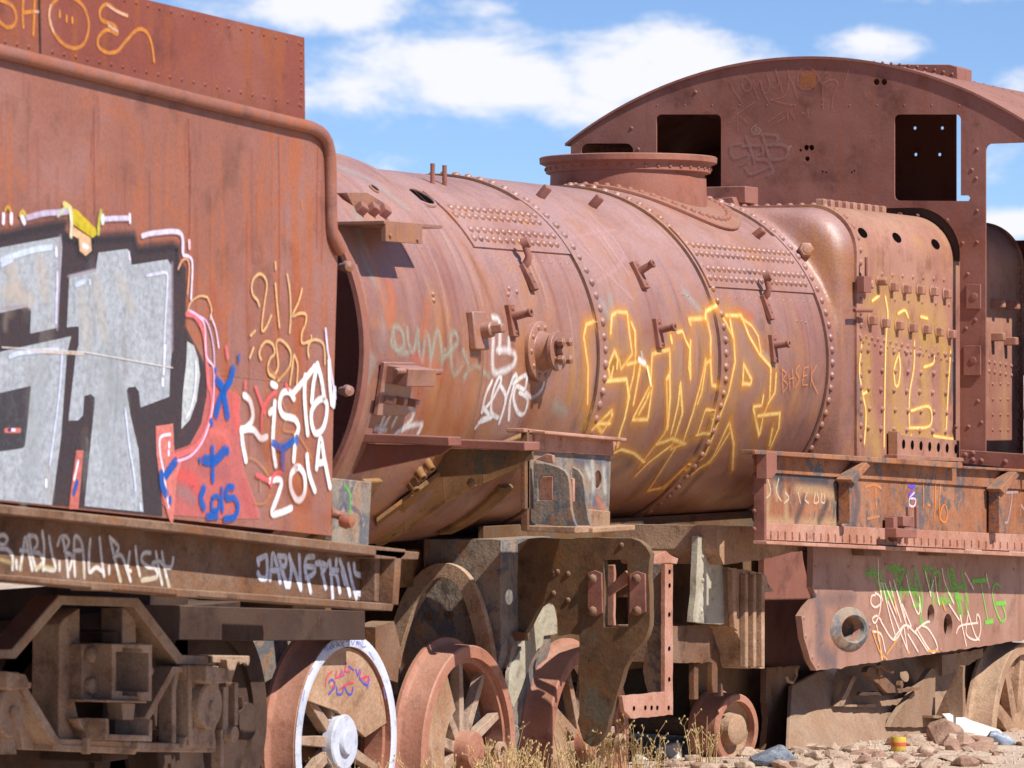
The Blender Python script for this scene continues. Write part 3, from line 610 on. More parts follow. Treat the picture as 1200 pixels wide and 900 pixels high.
# ================================================================ THE LOCOMOTIVE
loco = thing('steam_locomotive', 'stripped rusty steam locomotive with riveted boiler and arched cab, painted with yellow graffiti', 'locomotive', (1.0, 0, 0))
BC = (0, 0, BZ); XD = (1, 0, 0)
def cp(x, th, off=0.0):                     # point on the boiler: th measured up from the camera side
    r = brad(x)+off; return Vector((x, -r*math.cos(th), BZ+r*math.sin(th)))
def cn(th): return Vector((0, -math.cos(th), math.sin(th)))
def th_of(px, py): p = CYL.hit(px, py); return math.atan2(p.z-BZ, -p.y), p.x
def patch(mb, x0, x1, t0, t1, off, thick, nx=2, nt=24):
    n = nt; o = len(mb.v)
    for x in (x0, x1):
        for i in range(n+1):
            t = t0+(t1-t0)*i/n
            for q in (off-thick, off): mb.v.append(cp(min(max(x, x0+.001), x1-.001), t, q) if True else None)
    m = 2*(n+1)
    for i in range(n):
        a = o+2*i; b = a+m
        mb.f += [(a+1, a+3, b+3, b+1), (a, b, b+2, a+2), (a, a+2, a+3, a+1), (b, b+1, b+3, b+2)]
    mb.f += [(o, o+1, o+m+1, o+m), (o+2*n, o+m+2*n, o+m+2*n+1, o+2*n+1)]
# smokebox, open at the front
SX = -2.49
mb = MB()
mb.lathe([(SX,.858),(-1.60,.858),(-1.48,.852),(-1.40,.835),(-1.372,.815),(-1.37,.78),(-1.39,.78),(-1.6,.84),(SX,.84)], BC, XD, 128, closed=True)
smk = obj('smokebox', mb, M['boiler'], loco, smooth=30)
mb = MB(); mb.lathe([(SX-.012,.862),(SX-.012,.842),(SX+.03,.842),(SX+.03,.866),(SX-.006,.866)], BC, XD, 128, closed=True)
obj('front_ring', mb, M['cab'], smk, smooth=30)
mb = MB(); mb.lathe([(-1.5,.80),(-1.48,.80),(-1.48,0),(-1.5,0)], BC, XD, 64); mb.lathe([(SX+.1,.838),(-1.5,.838)], BC, XD, 64, cap=False)
obj('tube_plate', mb, M['cab'], smk)
mb = MB()
for (a, b) in ((400,313),(400,458)): p = front(a, b, SX-.03); mb.lathe([(0,.016),(.05,.016),(.05,.024),(.075,.020),(.08,0)], p, (-.6,-.8,0), 12)
obj('door_stud', mb, M['boiler'], smk)
# barrel courses
mb = MB(); mb.lathe([(-1.39,.800),(-.208,.800),(-.208,.78),(-1.39,.78)], BC, XD, 144, closed=True); boil = obj('boiler_barrel', mb, M['boiler'], loco, smooth=30)
mb = MB(); mb.lathe([(-.21,.812),(1.112,.812),(1.112,.79),(-.21,.79)], BC, XD, 144, closed=True); b2 = obj('boiler_barrel', mb, M['boiler'], loco, smooth=30)
mb = MB(); mb.lathe([(1.11,.824),(2.50,.824),(2.50,.80),(1.11,.80)], BC, XD, 144, closed=True); b3 = obj('boiler_barrel', mb, M['boiler'], loco, smooth=30)
def ring(x, n, r=.0215, par=None):
    mb = MB()
    for i in range(n):
        t = math.pi*2*(i+.5+random.uniform(-.05,.05))/n
        if random.random() > .02: mb.rivet(cp(x+random.uniform(-.002,.002), t), cn(t), r*random.uniform(.86,1.06), r*random.uniform(.55,.85))
    obj('ring_rivets', mb, M['boiler'], par)
ring(-.155, 84, par=b2); ring(1.165, 84, par=b3)
mb = MB()
for i in range(84): t = math.pi*2*i/84; mb.rivet(cp(2.47, t, .012), cn(t), .0215)
obj('ring_rivets', mb, M['boiler'], b3)
mb = MB(); mb.lathe([(0,.82),(0,.836),(.010,.837),(.12,.835)], (2.43,0,BZ), XD, 144); obj('throat_lap', mb, M['boiler'], b3, smooth=30)
for x_, r_, p_ in ((-.214,.8, b2),(1.106,.812,b3),(2.427,.824,b3)):  # raised dark rings paint the shadow line at each lap joint
    mb = MB(); mb.lathe([(-.004,r_-.01),(-.004,r_+.0022),(.006,r_+.0022),(.006,r_-.01)], (x_,0,BZ), XD, 144, closed=True); obj('lap_shadow', mb, M['dark'], p_, smooth=30)
# longitudinal seams
def seam(pa, pb, par, x1e, rows_above, rows_below):
    ta, xa = th_of(*pa); tb, xb = th_of(*pb); t0 = (ta+tb)/2
    mb = MB(); patch(mb, xa, x1e, t0, t0+.42, .009, .012)
    s = obj('butt_strap', mb, M['boiler'], par)
    mb = MB(); n = int((x1e-xa-.05)/.062)
    for k, dt in enumerate((.055,.115,.215,.275)):
        for i in range(n): x = xa+.04+i*.062+(.031 if k % 2 else 0); mb.rivet(cp(x, t0+dt, .009), cn(t0+dt), .0200)
    obj('seam_rivets', mb, M['boiler'], s)
    mb = MB()
    for i in range(int(n*.8)): x = xa+.12+i*.085; mb.rivet(cp(x, t0-.055), cn(t0-.055), .009, .004)
    obj('caulking_dots', mb, M['boiler'], s)
seam((553,288), (668,301), boil, -.212, 2, 2); seam((828,331), (948,349), b3, 2.425, 2, 2)
# saddle wrap and underside of the smokebox
mb = MB()
for (a0, a1, x0, x1) in ((-1.35,-.62,-2.2,-2.05),(-1.30,-.58,-1.32,-1.18),(-1.2,-.75,-.75,-.62)): patch(mb, x0, x1, a0, a1, .02, .04)
mb.prism([(-2.2,1.02),(-.62,1.02),(-.5,.86),(-2.1,.86)], 'y', -.15, .4)
sad = obj('saddle_casting', mb, M['ochre'], loco, .006)
mb = MB()      # a torn strap hanging diagonally under the smokebox
pth = [(440,640),(470,618),(515,585),(560,562),(614,540)]
pp = [CYL.snap(CYL.hit(a, b), .03) for a, b in pth]
o = []
for p, (a, b) in zip(pp, pth): q = CYL.snap(CYL.hit(a-4, b-34), .03) ; o.append((p, q))
for i in range(len(o)-1):
    n1 = CYL.nrm(o[i][0])*.02; mb.add([o[i][0], o[i+1][0], o[i+1][1], o[i][1], o[i][0]-n1, o[i+1][0]-n1, o[i+1][1]-n1, o[i][1]-n1], [(0,1,2,3),(7,6,5,4),(0,4,5,1),(3,2,6,7),(0,3,7,4),(1,5,6,2)])
obj('diagonal_strap', mb, M['ochre'], sad, .004)
mb = MB()
for (a, b, r) in ((482,566,.022),(490,552,.020),(500,542,.018)):
    p = CYL.hit(a, b); n = CYL.nrm(p); mb.lathe([(-.02,r*1.25),(.02,r),(.045,r*.9),(.045,r*.5),(.03,r*.4)], p, n+Vector((-.35,0,-.3)), 14)
for (a, b) in ((550,566),(492,592),(462,620)): p = CYL.hit(a, b); mb.nut(p, CYL.nrm(p), .018, .03)
obj('pipe_stub', mb, M['ochre'], sad, .003)
# fittings on the barrel
def stub(px, py, par, ln=.10, r=.017, tall=.135, up=None, name='handrail_bracket', wd=.028):
    p = CYL.hit(px, py); n = CYL.nrm(p); tz = Vector((0, n.z, -n.y)).normalized(); mb = MB()
    if tz.z < 0: tz = -tz
    mb.obox(p+n*.008-tz*tall*.12, Vector((1,0,0)), n, tz, wd, .012, tall/2)
    d = (n+(up or Vector((0,0,0)))).normalized()
    mb.tube([p, p+d*ln*.35, p+d*ln], [r*1.7, r*1.05, r*.9], 14); mb.lathe([(ln-.002,r*.9),(ln+.012,r*1.15),(ln+.02,r*1.1),(ln+.02,r*.6),(ln-.01,r*.5)], p, d, 14)
    for s_ in (-1, 1): mb.rivet(p+n*.02+tz*tall*(.36*s_-.12), n, .011)
    return obj(name, mb, M['cab'], par, .003)
stub(746,320,b2,.075); stub(769,387,b2,.075); stub(597,372,boil,.085); stub(904,405,b3,.075)
def crank(px, py, par, s=1.0):              # jointed bracket standing off the plate
    p = CYL.hit(px, py); n = CYL.nrm(p); tz = Vector((0, n.z, -n.y)).normalized(); tz = tz if tz.z > 0 else -tz; mb = MB()
    mb.obox(p+n*.01-tz*.05, Vector((1,0,0)), n, tz, .022, .012, .10*s)
    mb.tube([p+n*.01, p+n*.03+tz*.01, p+n*.05+tz*.03, p+n*.055+tz*.12*s], [.016,.018,.015,.015], 12)
    mb.lathe([(-.015,.012),(-.015,.024),(.02,.024),(.02,.012)], p+n*.06+tz*.14*s, (.25,-.9,.3), 16)
    for t in (-.12,-.06): mb.rivet(p+n*.02+tz*t*s, n, .012)
    obj('valve_bracket', mb, M['cab'], par, .003)
crank(612,314,boil,.62); crank(893,350,b3,.62)
for (a, b) in ((633,231),(694,242),(884,278)):
    p = CYL.hit(a, b); n = CYL.nrm(p); mb = MB(); mb.nut(p, n+Vector((.0,-.3,0)), .024, .062, 4, .3); obj('lifting_stud', mb, M['cab'], b2 if a < 800 else b3, .004)
for (a, b) in ((507,212),(521,214)):
    p = CYL.hit(a, b+3); mb = MB(); mb.tube([p+Vector((0,0,-.02)), p+Vector((0,0,.085))], .0105, 8); obj('threaded_rod', mb, M['cab'], boil)
# round flanged check valve
p = CYL.hit(630,412); n = CYL.nrm(p); mb = MB()
mb.lathe([(-.02,.128),(.018,.128),(.022,.122),(.022,.084),(.04,.078),(.075,.074),(.08,.084),(.10,.084),(.10,0)], p, n, 40)
for i in range(10):
    q = 2*math.pi*i/10; a = Vector((1,0,0)); b = n.cross(a); mb.rivet(p+n*.02+(a*math.cos(q)+b*math.sin(q))*.105, n, .014)
for i in range(4):
    q = math.pi/4+math.pi/2*i; a = Vector((1,0,0)); b = n.cross(a); c0 = p+n*.10+(a*math.cos(q)+b*math.sin(q))*.052
    mb.tube([c0, c0+n*.045], .011, 8); mb.nut(c0+n*.022, n, .020, .02)
mb.lathe([(.10,.032),(.13,.030),(.13,0)], p, n, 16)
obj('check_valve', mb, M['boiler'], boil, .002)
# square pad with a plug
p = CYL.hit(557,388); n = CYL.nrm(p); tz = Vector((0, n.z, -n.y)); mb = MB()
mb.obox(p+n*.012, Vector((1,0,0)), n, tz, .062, .016, .078); mb.lathe([(.02,.034),(.07,.032),(.07,0)], p+Vector((.02,0,0)), n, 20); mb.nut(p+Vector((.02,0,0))+n*.07, n, .026, .05, 4, .78)
obj('plug_pad', mb, M['boiler'], boil, .006)
# bracket with three square bolts near the front, and the hinge plate low down
ta, xa = th_of(415,248); mb = MB()
p = CYL.hit(432,262); n = CYL.nrm(p); n0 = Vector((0,-1,0))
poly = [(CYL.hit(a, b)) for a, b in ((398,236),(412,252),(452,262))]
mb.prism([(x, z) for x, z in SP([(396,226),(404,243),(417,257),(456,264),(452,250),(440,238),(420,226)], -.60)], 'y', -.64, -.5)
mb.obox(side(471,274,-.92), Vector((1,0,0)), Vector((0,1,0)), Vector((0,0,1)), .155, .010, .034)
mb.obox(side(450,264,-.80), Vector((1,0,0)), Vector((0,1,0)), Vector((0,0,1)), .25, .13, .006)
for a, b in ((457,276),(489,281)): mb.nut(side(a, b, -.93), (0,-1,0), .010, .008)
obj('step_bracket', mb, M['boiler'], smk, .004)
for a, b in ((420,248),(434,249),(447,251)):
    p = CYL.hit(a, b); n = CYL.nrm(p); m_ = MB(); m_.nut(p, n, .028, .040, 4, .2); obj('square_bolt', m_, M['cab'], smk, .003)
mb = MB(); p = CYL.hit(455,455); n = CYL.nrm(p); tz = Vector((0, n.z, -n.y))
mb.obox(CYL.hit(459,455)+n*.012, Vector((1,0,0)), n, tz, .13, .010, .105); mb.obox(CYL.hit(463,437)+n*.06, Vector((1,0,0)), n, tz, .12, .06, .035)
a_ = CYL.hit(440,430)+n*.10; mb.tube([a_-Vector((.02,0,0)), a_+Vector((.36,0,0))], .013, 8)
for a, b in ((446,467),(459,468),(473,470)): q = CYL.hit(a, b); mb.nut(q+n*.02, n, .022, .045, 4, .8)
obj('hinge_plate', mb, M['boiler'], smk, .004)
# holes with a raised lip
def lip_hole(px, py, rx, rz, par, mat='boiler'):
    p = CYL.hit(px, py); n = CYL.nrm(p); a = Vector((1,0,0)); b = n.cross(a); mb = MB(); N_ = 28
    for rr, h in ((1.25,-.002),(1.2,.006),(1.0,.008),(.98,-.002)):
        for i in range(N_): q = 2*math.pi*i/N_; mb.v.append(p+(a*math.cos(q)*rx+b*math.sin(q)*rz)*rr+n*(h+.001))
    for k in range(3):
        for i in range(N_): j = (i+1) % N_; mb.f.append((k*N_+i, k*N_+j, (k+1)*N_+j, (k+1)*N_+i))
    o_ = obj('hole_rim', mb, M[mat], par)
    mb = MB()
    mb.v = [p+(a*math.cos(2*math.pi*i/N_)*rx+b*math.sin(2*math.pi*i/N_)*rz)*.99+n*.0035 for i in range(N_)]; mb.f = [tuple(range(N_))]
    obj('hole', mb, M['void'], par)
vm = bpy.data.materials.new('unlit_void'); vm.use_nodes = True; vm.node_tree.nodes['Principled BSDF'].inputs['Base Color'].default_value = (.006,.004,.004,1); vm.node_tree.nodes['Principled BSDF'].inputs['Roughness'].default_value = 1; vm.node_tree.nodes['Principled BSDF'].inputs['Specular IOR Level'].default_value = 0
M['void'] = vm
lip_hole(493,232,.075,.055,smk); lip_hole(438,222,.02,.02,smk)
mb = MB()
for a, b in ((507,345),(508,352),(596,338),(605,342),(595,345)): p = CYL.hit(a, b); mb.rivet(p, CYL.nrm(p), .013)
for a, b in ((934,376),(939,377),(944,378),(800,345),(806,347)): p = CYL.hit(a, b); mb.rivet(p, CYL.nrm(p), .008)
obj('loose_rivets', mb, M['boiler'], smk)
# ---- steam dome
DX = 1.90
mb = MB()
nn = 72; O = []
for (r, off) in ((.375,.15),(.375,.012),(.40,.016),(.53,.016),(.535,.012),(.535,.0)):
    for i in range(nn):
        q = 2*math.pi*i/nn; x = DX+r*1.05*math.cos(q); y = r*math.sin(q)
        z = BZ+math.sqrt(max(.01, .826**2-y*y)); n = Vector((0, y, z-BZ)).normalized()
        mb.v.append(Vector((x, y, z+off if off > .1 else z)+0*n) if False else Vector((x, y, z))+(n*off if off < .1 else Vector((0,0,off))))
for k in range(5):
    for i in range(nn): j = (i+1) % nn; mb.f.append((k*nn+i, k*nn+j, (k+1)*nn+j, (k+1)*nn+i))
mb.lathe([(2.40,.372),(2.755,.372),(2.765,.40),(2.80,.402),(2.812,.43),(2.838,.432),(2.842,.426),(2.842,.30),(2.80,.28),(2.5,.28)], (DX,0,0), (0,0,1), 96)
dome = obj('steam_dome', mb, M['dome'], loco, smooth=35)
mb = MB()
for i in range(56):
    q = 2*math.pi*i/56; r = .475; x = DX+r*1.05*math.cos(q); y = r*math.sin(q); z = BZ+math.sqrt(.826**2-y*y); n = Vector((0, y, z-BZ)).normalized(); mb.rivet(Vector((x, y, z))+n*.016, n, .0175)
for i in range(40): q = 2*math.pi*i/40; mb.rivet((DX+.402*math.cos(q), .402*math.sin(q), 2.783), (math.cos(q), math.sin(q), 0), .010)
obj('dome_rivets', mb, M['dome'], dome)
# top rivets towards the cab and small safety valve box
mb = MB(); a = front(820,236,2.9); b = front(878,236,2.9)
mb.prism([(a.y,2.66),(b.y,2.66),(b.y,2.745),(a.y,2.745)], 'x', 2.85, 3.02, [[(a.y-.02,2.675),(b.y+.03,2.675),(b.y+.03,2.728),(a.y-.02,2.728)]] if False else [])
mb.prism([(a.y,2.64),(b.y+.03,2.64),(b.y+.05,2.69),(a.y,2.67)], 'x', 2.80, 3.02)
obj('valve_box', mb, M['cab'], loco, .004)
mb = MB()
for px in (882,897,905): p = front(px, 242, 3.2); mb.tube([(3.2,p.y,2.60),(3.2,p.y,p.z)], .008, 6)
obj('roof_stud', mb, M['cab'], loco)
# ---- firebox, Belpaire section
FW, FT, FR, FB = .865, 2.625, .24, .98
sec = [(-FW, FB)]+[(-FW+FR-FR*math.cos(R_(a)), FT-FR+FR*math.sin(R_(a))) for a in range(0, 91, 6)]
sec = sec+[(-y, z) for y, z in reversed(sec)]
def fire_r(th, gr=0.0):
    d = (-math.cos(th), math.sin(th)); best = 9
    for i in range(len(sec)):
        (y0, z0), (y1, z1) = sec[i], sec[(i+1) % len(sec)]; z0 -= BZ; z1 -= BZ
        ex, ez = y1-y0, z1-z0; den = d[0]*ez-d[1]*ex
        if abs(den) < 1e-9: continue
        t = (y0*ez-z0*ex)/den; u = (y0*d[1]-z0*d[0])/den
        if t > 0 and -1e-6 <= u <= 1+1e-6: best = min(best, t)
    return best
ths = [2*math.pi*i/180 for i in range(180)]
fr = [fire_r(t) for t in ths]
mb = MB(); steps = [(2.51,.0,.834),(2.53,.0,.836),(2.545,.05,.838),(2.555,.15,.84),(2.565,.34,.84),(2.575,.56,.84),(2.595,.75,.84),(2.63,.89,.84),(2.67,.965,.84),(2.73,1,.84)]
for x, f_, r0 in steps:
    for t, q in zip(ths, fr): r = r0+(q-r0)*f_ if q > r0 else r0+(q-r0)*min(1, f_*1.5); mb.v.append(Vector((x, -r*math.cos(t), BZ+r*math.sin(t))))
for k in range(len(steps)-1):
    for i in range(180): j = (i+1) % 180; mb.f.append((k*180+i, k*180+j, (k+1)*180+j, (k+1)*180+i))
thr = obj('throat_plate', mb, M['boiler'], loco, smooth=70)
for a, b in ((944,295),): mb = MB(); p = front(a, b, 2.57); mb.nut(p-Vector((.01,0,0)), (-.8,-.5,.2), .040, .05); mb.lathe([(.03,.030),(.06,.026),(.062,0)], p, (-.8,-.5,.2), 12); obj('washout_plug', mb, M['boiler'], thr, .004)
def scaled(g): return [(y*(1+g/FW), BZ+(z-BZ)*(1+g/(FT-BZ)) if z > 1 else z) for y, z in sec]
XE = 5.2
mb = MB(); mb.prism(scaled(.012), 'x', 2.70, XE-.02); fire = obj('firebox', mb, M['fire'], loco, .004)
mb = MB(); mb.prism(scaled(.022), 'x', XE-.02, XE)
for i in range(24): mb.rivet((XE-.05, -FW-.012, 1.2+i*.052), (0,-1,0), .015)
obj('back_plate', mb, M['fire'], fire, .003)
mb = MB()      # rivets round the front edge
def secpt(x, off, s):                         # walk along the section by length
    pts = scaled(.012); acc = 0
    for i in range(len(pts)-1):
        a, b = Vector(pts[i]), Vector(pts[i+1]); L_ = (b-a).length
        if acc+L_ >= s: t = (b-a).normalized(); n = Vector((-t.y, t.x)); q = a+t*(s-acc); return Vector((x, q.x, q.y)), Vector((0, n.x, n.y))
        acc += L_
    return None
s = .50
while s < 4.2:
    r_ = secpt(2.75, 0, s)
    if r_: n = r_[1]; n = n if n.dot(r_[0]-Vector((2.9,0,BZ))) > 0 else -n; mb.rivet(r_[0], n, .0175)
    s += .062
obj('edge_rivets', mb, M['fire'], fire)
mb = MB()
for i in range(9):
    a = 990+i*7.4; p = front(a, 252+i*1.9, 3.4); s_ = front(a, 0, 3.4)
    mb.nut((3.05+i*.105, -.55, FT+.012), (0,0,1), .034, .045, 4, .78)
obj('crown_bolt', mb, M['fire'], fire, .004)
FY = -FW-.012*1.0; fpl = PlaneY(FY-.001)
Q3 = Z(920,220,2.647)
def fnut(s_, r=.032, h=.034, sides=4, name='square_plug', group=True):
    mb = MB()
    for a, b in Q3(s_):
        mb = MB(); p = side(a, b, FY); mb.lathe([(0,r*1.1),(.008,r*1.05)], p, (0,-1,0), 16); mb.nut(p+Vector((0,-.004,0)), (0,-1,0), r, h, sides, .78); obj(name, mb, M['fire'], fire, .004)
fnut('328,308 368,315 412,318 454,322 493,330'); fnut('262,412 302,420 345,428 387,435 430,440 470,448 508,455')
fnut('286,290 243,300', .024, .05, 6, 'hex_plug')
mb = MB(); p = side(*Q3('252,280')[0], FY-.04); q = side(*Q3('252,215')[0], FY-.04); mb.tube([p, q], .009, 8); mb.tube([side(*Q3('215,380')[0], FY-.03), side(*Q3('268,380')[0], FY-.05)], .011, 8)
mb.obox(side(*Q3('245,300')[0], FY-.03), Vector((1,0,0)), Vector((0,1,0)), Vector((0,0,1)), .05, .02, .04); obj('gauge_cock', mb, M['cab'], fire, .002)
mb = MB()
for i in range(16):                                     # double row of lap rivets
    for k in range(2): a = 232+i*18.6+k*9; p = side(*Q3('%f,%f' % (a, 458+(a-232)*.22+k*17))[0], FY); mb.rivet(p, (0,-1,0), .0135)
for y0, yy in enumerate((268,344)):
    for i in range(7): a = 300+i*32 if y0 == 0 else 340+i*42; p = side(*Q3('%f,%f' % (a, yy+(a-300)*.09))[0], FY); mb.rivet(p, (0,-1,0), .013)
for r_ in range(5):
    for c_ in range(7): a = 255+c_*40+(r_ % 2)*4; b = 505+r_*60+(a-255)*.05; p = side(*Q3('%f,%f' % (a, b))[0], FY); mb.rivet(p, (0,-1,0), .0165, .018)
for i in range(18): a = 213; p = side(*Q3('%f,%f' % (a+4, 470+i*20))[0], FY)
obj('stay_bolts', mb, M['fire'], fire)
mb = MB(); q = [Q3(s_)[0] for s_ in ('345,765 548,785 548,845 345,838'.split())]; 
mb.prism(SP(q, FY-.02), 'y', FY-.022, FY-.010)
mb.prism(SP(Q3('343,755 352,755 352,838 343,838'), FY-.05), 'y', FY-.06, FY-.01); mb.prism(SP(Q3('343,828 550,838 550,850 343,842'), FY-.07), 'y', FY-.08, FY-.01)
mp_ = obj('mud_ring_plate', mb, M['fire'], fire, .002)
for i in range(7):
    a, b = Q3('%f,%f' % (368+i*27, 795+i*2.5))[0]; p = side(a, b, FY-.0235); mb = MB(); N_ = 16
    mb.v = [p+Vector((.022*math.cos(2*math.pi*k/N_), -.0005, .024*math.sin(2*math.pi*k/N_))) for k in range(N_)]; mb.f = [tuple(range(N_))]; obj('oval_hole', mb, M['void'], mp_)
for a, b in ((240,140),(346,155),(466,175)):            # wash-out holes on the shoulder
    t_ = Q3('%f,%f' % (a, b))[0]; d = ray(*t_); 
    cy, cz, rr = -FW+FR, FT-FR, FR+.014; A_ = d.y**2+d.z**2; B_ = 2*((CAM.y-cy)*d.y+(CAM.z-cz)*d.z); C_ = (CAM.y-cy)**2+(CAM.z-cz)**2-rr*rr
    dd = B_*B_-4*A_*C_
    if dd < 0: continue
    p = CAM+d*((-B_-math.sqrt(dd))/(2*A_)); n = Vector((0, p.y-cy, p.z-cz)).normalized(); u = n.cross(Vector((1,0,0))); mb = MB()
    mb.v = [p+n*.002+Vector((1,0,0))*.058*math.cos(2*math.pi*k/20)+u*.028*math.sin(2*math.pi*k/20) for k in range(20)]; mb.f = [tuple(range(20))]; obj('washout_hole', mb, M['void'], fire)
# rear row inside the cab
mb = MB()
for r_ in range(2):
    for c_ in range(6): p = side(1159+c_*6.5, 424+r_*11+c_*1.2, FY); mb.rivet(p, (0,-1,0), .013)
for r_ in range(4):
    for c_ in range(3): p = side(1163+c_*9, 450+r_*18, FY); mb.rivet(p, (0,-1,0), .010, .010)
obj('stay_bolts', mb, M['fire'], fire)
for a, b in ((1163,395),(1178,400),(1163,356),(1180,358)): mb = MB(); mb.nut(side(a, b, FY), (0,-1,0), .032, .07, 4, .78); obj('square_plug', mb, M['fire'], fire, .004)
# ---- cab
CX = 4.08
def roof_z(y): return 3.485-(2.36-math.sqrt(2.36**2-y*y))
HW = 1.32
outl = [(-HW+2*HW*i/60, roof_z(-HW+2*HW*i/60)) for i in range(61)]
fp = lambda *p: FP(list(p), CX)
def rr(x0, y0, x1, y1, r): return FP(arc(x1-r, y0+r, r, -90, 0, 5)+arc(x1-r, y1-r, r, 0, 90, 5)+arc(x0+r, y1-r, r, 90, 180, 5)+arc(x0+r, y0+r, r, 180, 270, 5), CX)
w1 = rr(769,134,845,226,6); w3 = rr(681,168,742,200,9)
w2 = FP(arc(1120,140,6,-90,0,4)+[(1126,229),(1135,229),(1137,232),(1135,235.5),(1120,235.5)]+arc(1054,229,6,90,180,4)+arc(1054,140,6,180,270,4), CX)
gap = .055
arch = [(y, z) for y, z in scaled(gap)]
body_poly = outl[::-1]      # from +y to -y
# right hand front opening: pillar 1127-1155, opening beyond it out to the edge strip
op = FP([(1155,176)]+arc(1163,176,8,180,270,5)+[(1203,168)], CX)
yp = front(1155,300,CX).y; zo = front(1163,168,CX).z; zb = front(1155,528,CX).z
poly = [(y, z) for y, z in outl[::-1]]
poly = [p for p in poly if p[0] >= -1.315]+[(-HW, roof_z(-HW)), (-HW, zo)]+[(y, z) for y, z in reversed(op[:6])]+[(yp, zb-.05)]
inner = [p for p in arch if p[1] > 1.0]
poly += [(inner[0][0], zb-.05)]+inner[1:-1]+[(inner[-1][0], zb-.05), (HW, zb-.05)]
def circ(px, py, r): c = front(px, py, CX); return [(c.y+r*math.cos(2*math.pi*i/8), c.z+r*math.sin(2*math.pi*i/8)) for i in range(8)]
holes = [w1, w2, w3, circ(945,173,.016), circ(951,173,.016), circ(1027,96,.018), circ(1036,96,.018), circ(946,186,.014), circ(938,176,.008), circ(964,201,.006), circ(968,202,.006), circ(998,202,.006), circ(1001,200,.006), circ(1054,252,.016)]
mb = MB(); mb.prism(poly, 'x', CX, CX+.012, holes)
cabf = obj('cab_front', mb, M['cab'], loco, 0)
mb = MB()
for i in range(12): p = front(770+i*32.2, 123.5, CX); mb.rivet(p, (-1,0,0), .007, .004)
for (a, b) in ((1145,175),(1139,199),(1144,209),(1145,247),(1145,284),(1128,285),(1134,321),(1143,375),(1132,385),(1146,470),(1075,253),(1110,258),(740,150),(748,175),(815,108),(1135,500),(1150,495),(1120,500)): mb.rivet(front(a, b, CX), (-1,0,0), .012, .007)
obj('sheet_rivets', mb, M['cab'], cabf)
mb = MB(); e = [p for p in scaled(.055) if p[1] > 1.3]
ring_o, ring_i = [p for p in scaled(.056) if p[1] > 1.3], [p for p in scaled(.016) if p[1] > 1.3]
mb.prism([(-y, z) for y, z in []] or (ring_o+ring_i[::-1]), 'x', CX+.02, CX+.10); obj('firebox_collar', mb, M['dark'], cabf, .003)
for (a0, b0, a1, b1) in ((1133,333,1150,362),(1130,405,1150,440)):
    mb = MB(); mb.prism(FP([(a0,b0),(a1,b0),(a1,b1),(a0,b1)], CX), 'x', CX-.014, CX-.001); mb.nut(front((a0+a1)/2, (b0+b1)/2, CX-.014), (-1,0,0), .020, .004, 10); obj('pillar_pad', mb, M['cab'], cabf, .002)
mb = MB(); mb.prism(FP([(1125,527),(1215,533),(1215,552),(1126,543)], CX-.05), 'x', CX-.05, CX-.03)
for a, b in ((1131,533),(1140,531),(1140,539),(1150,540),(1178,541)): mb.rivet(front(a, b, CX-.05), (-1,0,0), .015, .008)
obj('cab_foot_angle', mb, M['cab'], cabf, .003)
RX = 6.4
mb = MB(); n = 60; ys = [-HW-.03+2*(HW+.03)*i/n for i in range(n+1)]
up_ = [(y, roof_z(y)+.010) for y in ys]; dn_ = [(y, roof_z(y)-.004) for y in reversed(ys)]
mb.prism(up_+dn_, 'x', CX-.012, RX)
roof = obj('cab_roof', mb, M['cab'], loco, 0)
mb = MB(); a = front(1036,90,4.75).y; b = front(1122,90,4.75).y
mb.prism([(a, roof_z(a)+.005), (b, roof_z(b)+.005), (b, roof_z(b)+.075), (b+.05, roof_z(b)+.092), (a, roof_z(b)+.105)], 'x', 4.75, 4.98)
for i in range(10): mb.rivet((4.75, b+.03+i*.05, roof_z(b+.03+i*.05)+.03), (-1,0,0), .010)
mb.box(4.70, 5.65, b-.03, a+.03, roof_z(b)+.132, roof_z(b)+.145) if False else None
obj('roof_ventilator', mb, M['cab'], roof, .008)
mb = MB()    # roof seam with rivets on the near slope
for k, x in enumerate((4.55, 5.35)):
    for i in range(22): y = -1.32+i*.055; n = Vector((0, y, math.sqrt(2.36**2-y*y))).normalized(); mb.rivet((x, y, roof_z(y)+.010), n, .010)
obj('roof_rivets', mb, M['cab'], roof)
# back sheet and the far side sheet
BX = 5.95
zc_ = front(1120,283,BX).z; y1120 = front(1120.5,200,BX).y; y1155 = front(1155,200,BX).y; y1196 = front(1212,200,BX).y
zfl = 1.0
bo = [(y, roof_z(y)-.004) for y in [HW-(HW-y1120)*i/40 for i in range(41)]]+[(y1120, zc_), (y1196, zc_), (y1196, front(1200,440,BX).z), (front(1188,440,BX).y, front(1200,440,BX).z), (front(1186,440,BX).y, zfl), (HW, zfl)]
def circb(px, py, r): c = front(px, py, BX); return [(c.y+r*math.cos(2*math.pi*i/8), c.z+r*math.sin(2*math.pi*i/8)) for i in range(8)]
hb = [circb(a, b, .010) for a, b in ((1072,150),(1104,150),(1073,181),(1101,181),(961,245),(994,245),(1184,293))]
mb = MB(); mb.prism(bo, 'x', BX, BX+.010, hb); back = obj('cab_back', mb, M['cab'], loco)
mb = MB(); mb.prism([(CX+.012,1.0),(BX,1.0),(BX,roof_z(HW)-.006),(CX+.012,roof_z(HW)-.006)], 'y', HW-.012, HW, [SP([(789,215),(790,190),(795,184.5),(815,185),(815,215)], HW)]+[SP(arc(a,b,1.0,0,360,8,1.6)[:-1], HW) for a, b in ((706,173),(712,173))])
obj('cab_side', mb, M['cab'], loco)
